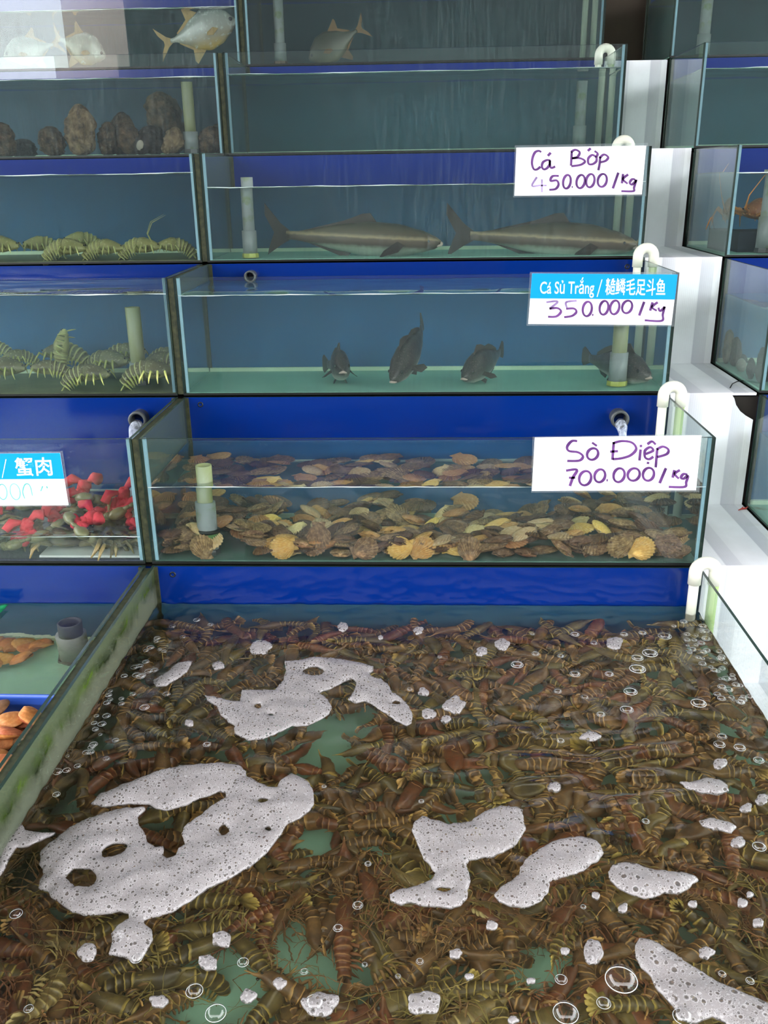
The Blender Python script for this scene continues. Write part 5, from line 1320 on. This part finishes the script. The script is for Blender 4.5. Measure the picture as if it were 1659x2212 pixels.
def oval_px(cx, cy_, rx, ry, tilt=0.0, n=16, jag=.0):
    c, s_ = cos(tilt), sin(tilt); out = []
    for k in range(n):
        a = 2 * pi * k / n; j = 1 + jag * (noise.noise(Vector((cx * .1 + cos(a) * 1.3, cy_ * .1 + sin(a) * 1.3, 1))))
        x, y = rx * cos(a) * j, ry * sin(a) * j; out.append(surf(cx + x * c - y * s_, cy_ + x * s_ + y * c).xy.copy())
    return out
FULL = (0, 0, 1); Z4 = (0, 1650, 2.765); Z5 = (550, 1650, 2.765); Z6 = (1059, 1650, 2.765); Z1 = (0, 1200, 2.37); Z2 = (500, 1250, 2.765)
A = px_loop(FULL, [(443, 1503), (462, 1506), (492, 1513), (518, 1516), (521, 1502), (523, 1491), (561, 1491), (595, 1491), (612, 1470), (618, 1449), (614, 1429), (645, 1427), (677, 1420), (717, 1422), (750, 1427), (782, 1433), (806, 1440), (807, 1447), (798, 1456), (804, 1463), (825, 1469), (840, 1481), (847, 1496), (869, 1510), (883, 1528), (892, 1543), (889, 1561), (878, 1567), (856, 1557), (825, 1536), (800, 1519), (789, 1514), (768, 1518), (753, 1511), (764, 1496), (771, 1474), (760, 1466), (746, 1471), (724, 1483), (688, 1498), (703, 1507), (717, 1527), (710, 1543), (688, 1557), (659, 1568), (630, 1568), (598, 1583), (569, 1595), (536, 1599), (506, 1584), (506, 1567), (494, 1559), (477, 1544), (468, 1525), (447, 1514)])
B = px_loop(Z4, [(545, 237), (600, 180), (720, 130), (850, 80), (960, 40), (1080, 15), (1200, 5), (1330, -4), (1430, 10), (1470, 50), (1475, 80), (1520, 100), (1600, 140), (1660, 140), (1672, 105), (1740, 58), (1782, 75), (1842, 110), (1872, 170), (1877, 240), (1842, 290), (1790, 330), (1720, 352), (1702, 390), (1660, 445), (1600, 520), (1560, 560), (1490, 615), (1380, 680), (1250, 740), (1150, 810), (1050, 870), (950, 905), (860, 930), (850, 950), (900, 990), (918, 1050), (880, 1110), (850, 1160), (800, 1185), (740, 1150), (650, 1140), (670, 1080), (665, 1020), (700, 970), (770, 925), (770, 890), (720, 880), (620, 895), (500, 900), (430, 880), (380, 850), (320, 800), (290, 770), (230, 740), (240, 690), (265, 660), (235, 600), (245, 520), (330, 450), (420, 380), (520, 330), (640, 290), (760, 265), (860, 260), (870, 275), (820, 320), (830, 370), (860, 410), (880, 470), (930, 500), (975, 495), (970, 550), (1000, 565), (1050, 550), (1060, 510), (1110, 480), (1085, 420), (1100, 380), (1150, 340), (1200, 310), (1240, 270), (1300, 230), (1350, 200), (1350, 170), (1310, 165), (1250, 190), (1190, 205), (1100, 250), (1000, 275), (930, 268), (890, 240), (820, 238), (720, 245), (620, 258)])
Cc = px_loop(Z5, [(940, 400), (960, 345), (1000, 312), (1060, 335), (1120, 345), (1160, 365), (1230, 355), (1300, 345), (1340, 305), (1400, 275), (1470, 255), (1560, 260), (1605, 280), (1605, 330), (1618, 390), (1590, 440), (1550, 490), (1490, 525), (1420, 555), (1340, 565), (1280, 575), (1260, 600), (1280, 650), (1292, 700), (1270, 760), (1270, 800), (1230, 840), (1180, 865), (1100, 855), (1020, 850), (960, 835), (910, 830), (870, 845), (810, 815), (805, 785), (850, 755), (920, 745), (1000, 720), (1060, 690), (1080, 650), (1050, 610), (1010, 570), (985, 510), (960, 450)])
D = px_loop(Z6, [(30, 790), (60, 740), (120, 700), (170, 670), (180, 620), (230, 560), (300, 510), (370, 465), (450, 445), (550, 435), (620, 455), (660, 490), (672, 530), (650, 570), (600, 600), (560, 635), (490, 660), (420, 680), (360, 700), (350, 750), (320, 800), (260, 840), (200, 860), (120, 850), (50, 820)])
E_ = px_loop(Z6, [(700, 650), (730, 605), (800, 590), (880, 600), (950, 630), (1050, 640), (1150, 650), (1220, 670), (1238, 695), (1190, 740), (1120, 775), (1040, 770), (980, 795), (920, 805), (850, 780), (770, 750), (720, 700)])
F_ = px_loop(Z6, [(865, 1090), (890, 1045), (930, 1045), (1000, 1075), (1080, 1120), (1150, 1175), (1230, 1220), (1330, 1290), (1420, 1330), (1530, 1375), (1620, 1420), (1720, 1450), (1740, 1650), (1500, 1650), (1400, 1540), (1330, 1515), (1270, 1530), (1230, 1554), (1120, 1530), (1100, 1460), (1060, 1410), (1000, 1350), (960, 1270), (900, 1210), (870, 1150)])
G = px_loop(Z6, [(1130, 110), (1200, 110), (1290, 85), (1370, 95), (1420, 130), (1425, 165), (1360, 188), (1270, 180), (1180, 150)])
Hh = px_loop(Z6, [(1250, 340), (1320, 325), (1420, 350), (1468, 380), (1440, 410), (1350, 395), (1270, 370)])
I_ = px_loop(Z4, [(-30, 690), (-20, 520), (60, 430), (130, 350), (145, 395), (200, 410), (330, 415), (260, 450), (170, 490), (100, 500), (60, 560), (20, 640)])
J = px_loop(Z1, [(785, 640), (850, 600), (910, 550), (985, 540), (960, 590), (910, 630), (850, 665), (800, 670)])
hA = [oval_px(677, 1450, 23, 10), oval_px(557, 1525, 8, 6), oval_px(856, 1518, 9, 5), oval_px(585, 1544, 6, 3)]
hB = [oval_px(246, 1836, 30, 15, -.3, 16, .3), oval_px(177, 1896, 32, 22, 0, 18, .25), oval_px(483, 1793, 11, 13), oval_px(579, 1792, 7, 5), oval_px(568, 1729, 12, 5, -.2)]
hC = [oval_px(959, 1921, 16, 6)]
big = [(A, hA, .006, .0040, 'angular foam raft nearest the back wall, with an oval hole near its top'), (B, hB, .009, .0044, 'largest foam raft, two armed, at the left of the prawn tank'), (Cc, hC, .0075, .0038, 'foam raft shaped like a boot in the middle of the prawn tank'),
       (D, [], .007, .0036, 'slanting two lobed foam raft right of the boot shaped one'), (E_, [], .0065, .0036, 'bean shaped foam raft at the right of the prawn tank'), (F_, [], .0075, .0040, 'coarse bubbled foam raft in the bottom right corner of the photo'),
       (G, [], .005, .0034, 'small oval foam raft near the right edge, below the glints'), (Hh, [], .0045, .0030, 'narrow little foam raft at the right edge'), (I_, [], .006, .0038, 'foam clinging to the left wall of the prawn tank'), (J, [], .004, .0030, 'small slanting foam raft near the left wall, toward the back')]
for k, (ol, hs, hg, st, lab) in enumerate(big):
    lone('foam_raft', foam_mesh(ol, hs, hg, st, k * 7), FOAM_COARSE if k in (4, 5, 6, 7) else FOAM, lab, 'foam', 'foam rafts on the prawn tank', True)
for px, py, rx, ry, lab in ((565, 1398, 26, 15, 'little foam ring with one big bubble, far left of the back'), (473, 1438, 14, 8, 'small round froth left of the angular foam raft'), (982, 1524, 24, 17, 'small froth patch right of the angular foam raft'), (1275, 1591, 21, 9, 'flat froth oval in the middle of the glints'),
        (190, 2058, 20, 18, 'small froth patch below the largest raft, at the left'), (690, 2170, 38, 24, 'froth with one large clear bubble at the bottom of the photo'), (915, 2165, 34, 24, 'froth patch with several big bubbles, bottom middle'), (1283, 2056, 21, 25, 'froth patch just left of the bottom right raft')):
    lone('froth', foam_mesh(oval_px(px, py, rx, ry, -.1, 30, .35), [], .0045, .0022, px), FOAM_COARSE, lab, 'foam', 'little froth patches', True)
SMALL = [(903, 1362, 10), (740, 1354, 12), (1086, 1392, 16), (822, 1377, 6), (1327, 1389, 17), (1040, 1407, 13), (914, 1495, 11), (927, 1543, 15), (964, 1555, 11), (1196, 1701, 15), (1612, 1746, 13), (1645, 1728, 15), (1595, 1820, 17), (477, 2030, 22), (605, 2123, 15), (985, 2060, 15), (1063, 1999, 13), (1012, 2110, 10), (1525, 2058, 17), (1287, 1935, 9), (1346, 1962, 11), (1497, 1953, 10), (1602, 1950, 12), (1638, 1993, 12), (1145, 2118, 9), (450, 2080, 22), (1110, 2203, 12), (1220, 2055, 9), (1555, 1650, 15), (1620, 1933, 8), (538, 2152, 18), (345, 2163, 18), (409, 1561, 10)]
for px, py, r in SMALL:
    lone('froth', foam_mesh(oval_px(px, py, r, r * .72, RP.uniform(-.3, .3), 26, .35), [], .003, .0018, px), FOAM_COARSE, 'tiny froth clump floating over the prawns', 'foam', 'tiny froth clumps', True)
m = MB()
def dome(u, v):
    a = 2 * pi * u; b = (pi / 2) * v * .98; return (cos(a) * cos(b), sin(a) * cos(b), sin(b) * .82)
m.grid(dome, 28, 10, 0, True); m.f.append([10 * 28 + k for k in range(28)]); m.m.append(0); BME = m.mesh('bubble', BUBBLE)
m = MB(); m.tube([(cos(2 * pi * k / 40), sin(2 * pi * k / 40), 0.02) for k in range(41)], .03, 6, 0, False); RIM_GLINT = m.mesh('rim', GLINT)  # bright outline of a bubble, painted as a white ring
BUB = [(1342, 2118, 34), (1222, 2190, 27), (1475, 2197, 21), (466, 2190, 22), (680, 2168, 22), (1212, 2117, 13), (1304, 2168, 15), (420, 2142, 18), (525, 2080, 12), (295, 2072, 12), (1404, 1412, 16), (1377, 1446, 17), (1377, 1422, 12), (1117, 1437, 13), (1242, 1457, 11), (1362, 1495, 14), (1509, 1520, 16), (1354, 1534, 14), (1560, 1592, 10), (1554, 1609, 12), (1598, 1616, 12), (1639, 1643, 11), (1298, 1544, 9), (1263, 1507, 8), (1205, 1494, 8), (1316, 1457, 9), (1211, 1418, 7), (1157, 1413, 8), (1242, 1371, 9), (1436, 1375, 14), (1348, 1371, 8), (1388, 1368, 8), (1484, 1383, 7), (1283, 1390, 7), (1211, 1601, 8), (304, 1462, 9), (312, 1529, 10), (447, 1609, 8), (395, 1377, 6), (124, 1668, 10), (122, 1717, 8), (560, 1390, 11), (35, 1975, 13), (773, 1957, 11), (730, 2006, 10), (795, 1867, 7), (910, 1732, 6), (907, 2078, 8), (657, 2100, 8), (788, 2085, 6), (700, 1700, 5), (1640, 1830, 14), (1395, 1775, 8), (1260, 1960, 6), (885, 1490, 6), (950, 1420, 5), (1150, 1370, 5), (425, 1340, 7), (455, 1350, 6), (360, 1500, 8), (340, 1475, 7), (1590, 1480, 8), (1560, 1445, 7), (230, 1640, 7), (250, 1600, 7), (390, 1660, 8), (62, 2180, 10), (1620, 2120, 9), (1560, 2105, 8), (860, 2110, 6)]
for k in range(86):
    if k < 36: yy = RP.uniform(1345, 1700); xx = 360 - (yy - 1330) * .78 + RP.uniform(5, 70)
    else: yy = RP.uniform(1340, 1530); xx = 1500 + (yy - 1330) * .62 + RP.uniform(-60, 14)
    BUB.append((xx, yy, RP.uniform(4, 9)))
big_lab = {0: 'largest clear bubble, beside the bottom right foam raft', 1: 'large clear bubble at the bottom edge left of the raft corner'}
for k, (px, py, r) in enumerate(BUB):
    p = surf(px, py); rr = (surf(px + r, py) - p).length
    if abs(p.x) > .59: continue
    o = link('bubble', BME, None, p + Vector((0, 0, .0008))); o.scale = (rr, rr, rr)
    link('rim', RIM_GLINT, o)
    tag(o, big_lab.get(k, 'clear bubble floating on the prawn tank'), 'bubble', 'clear bubbles on the prawn tank')
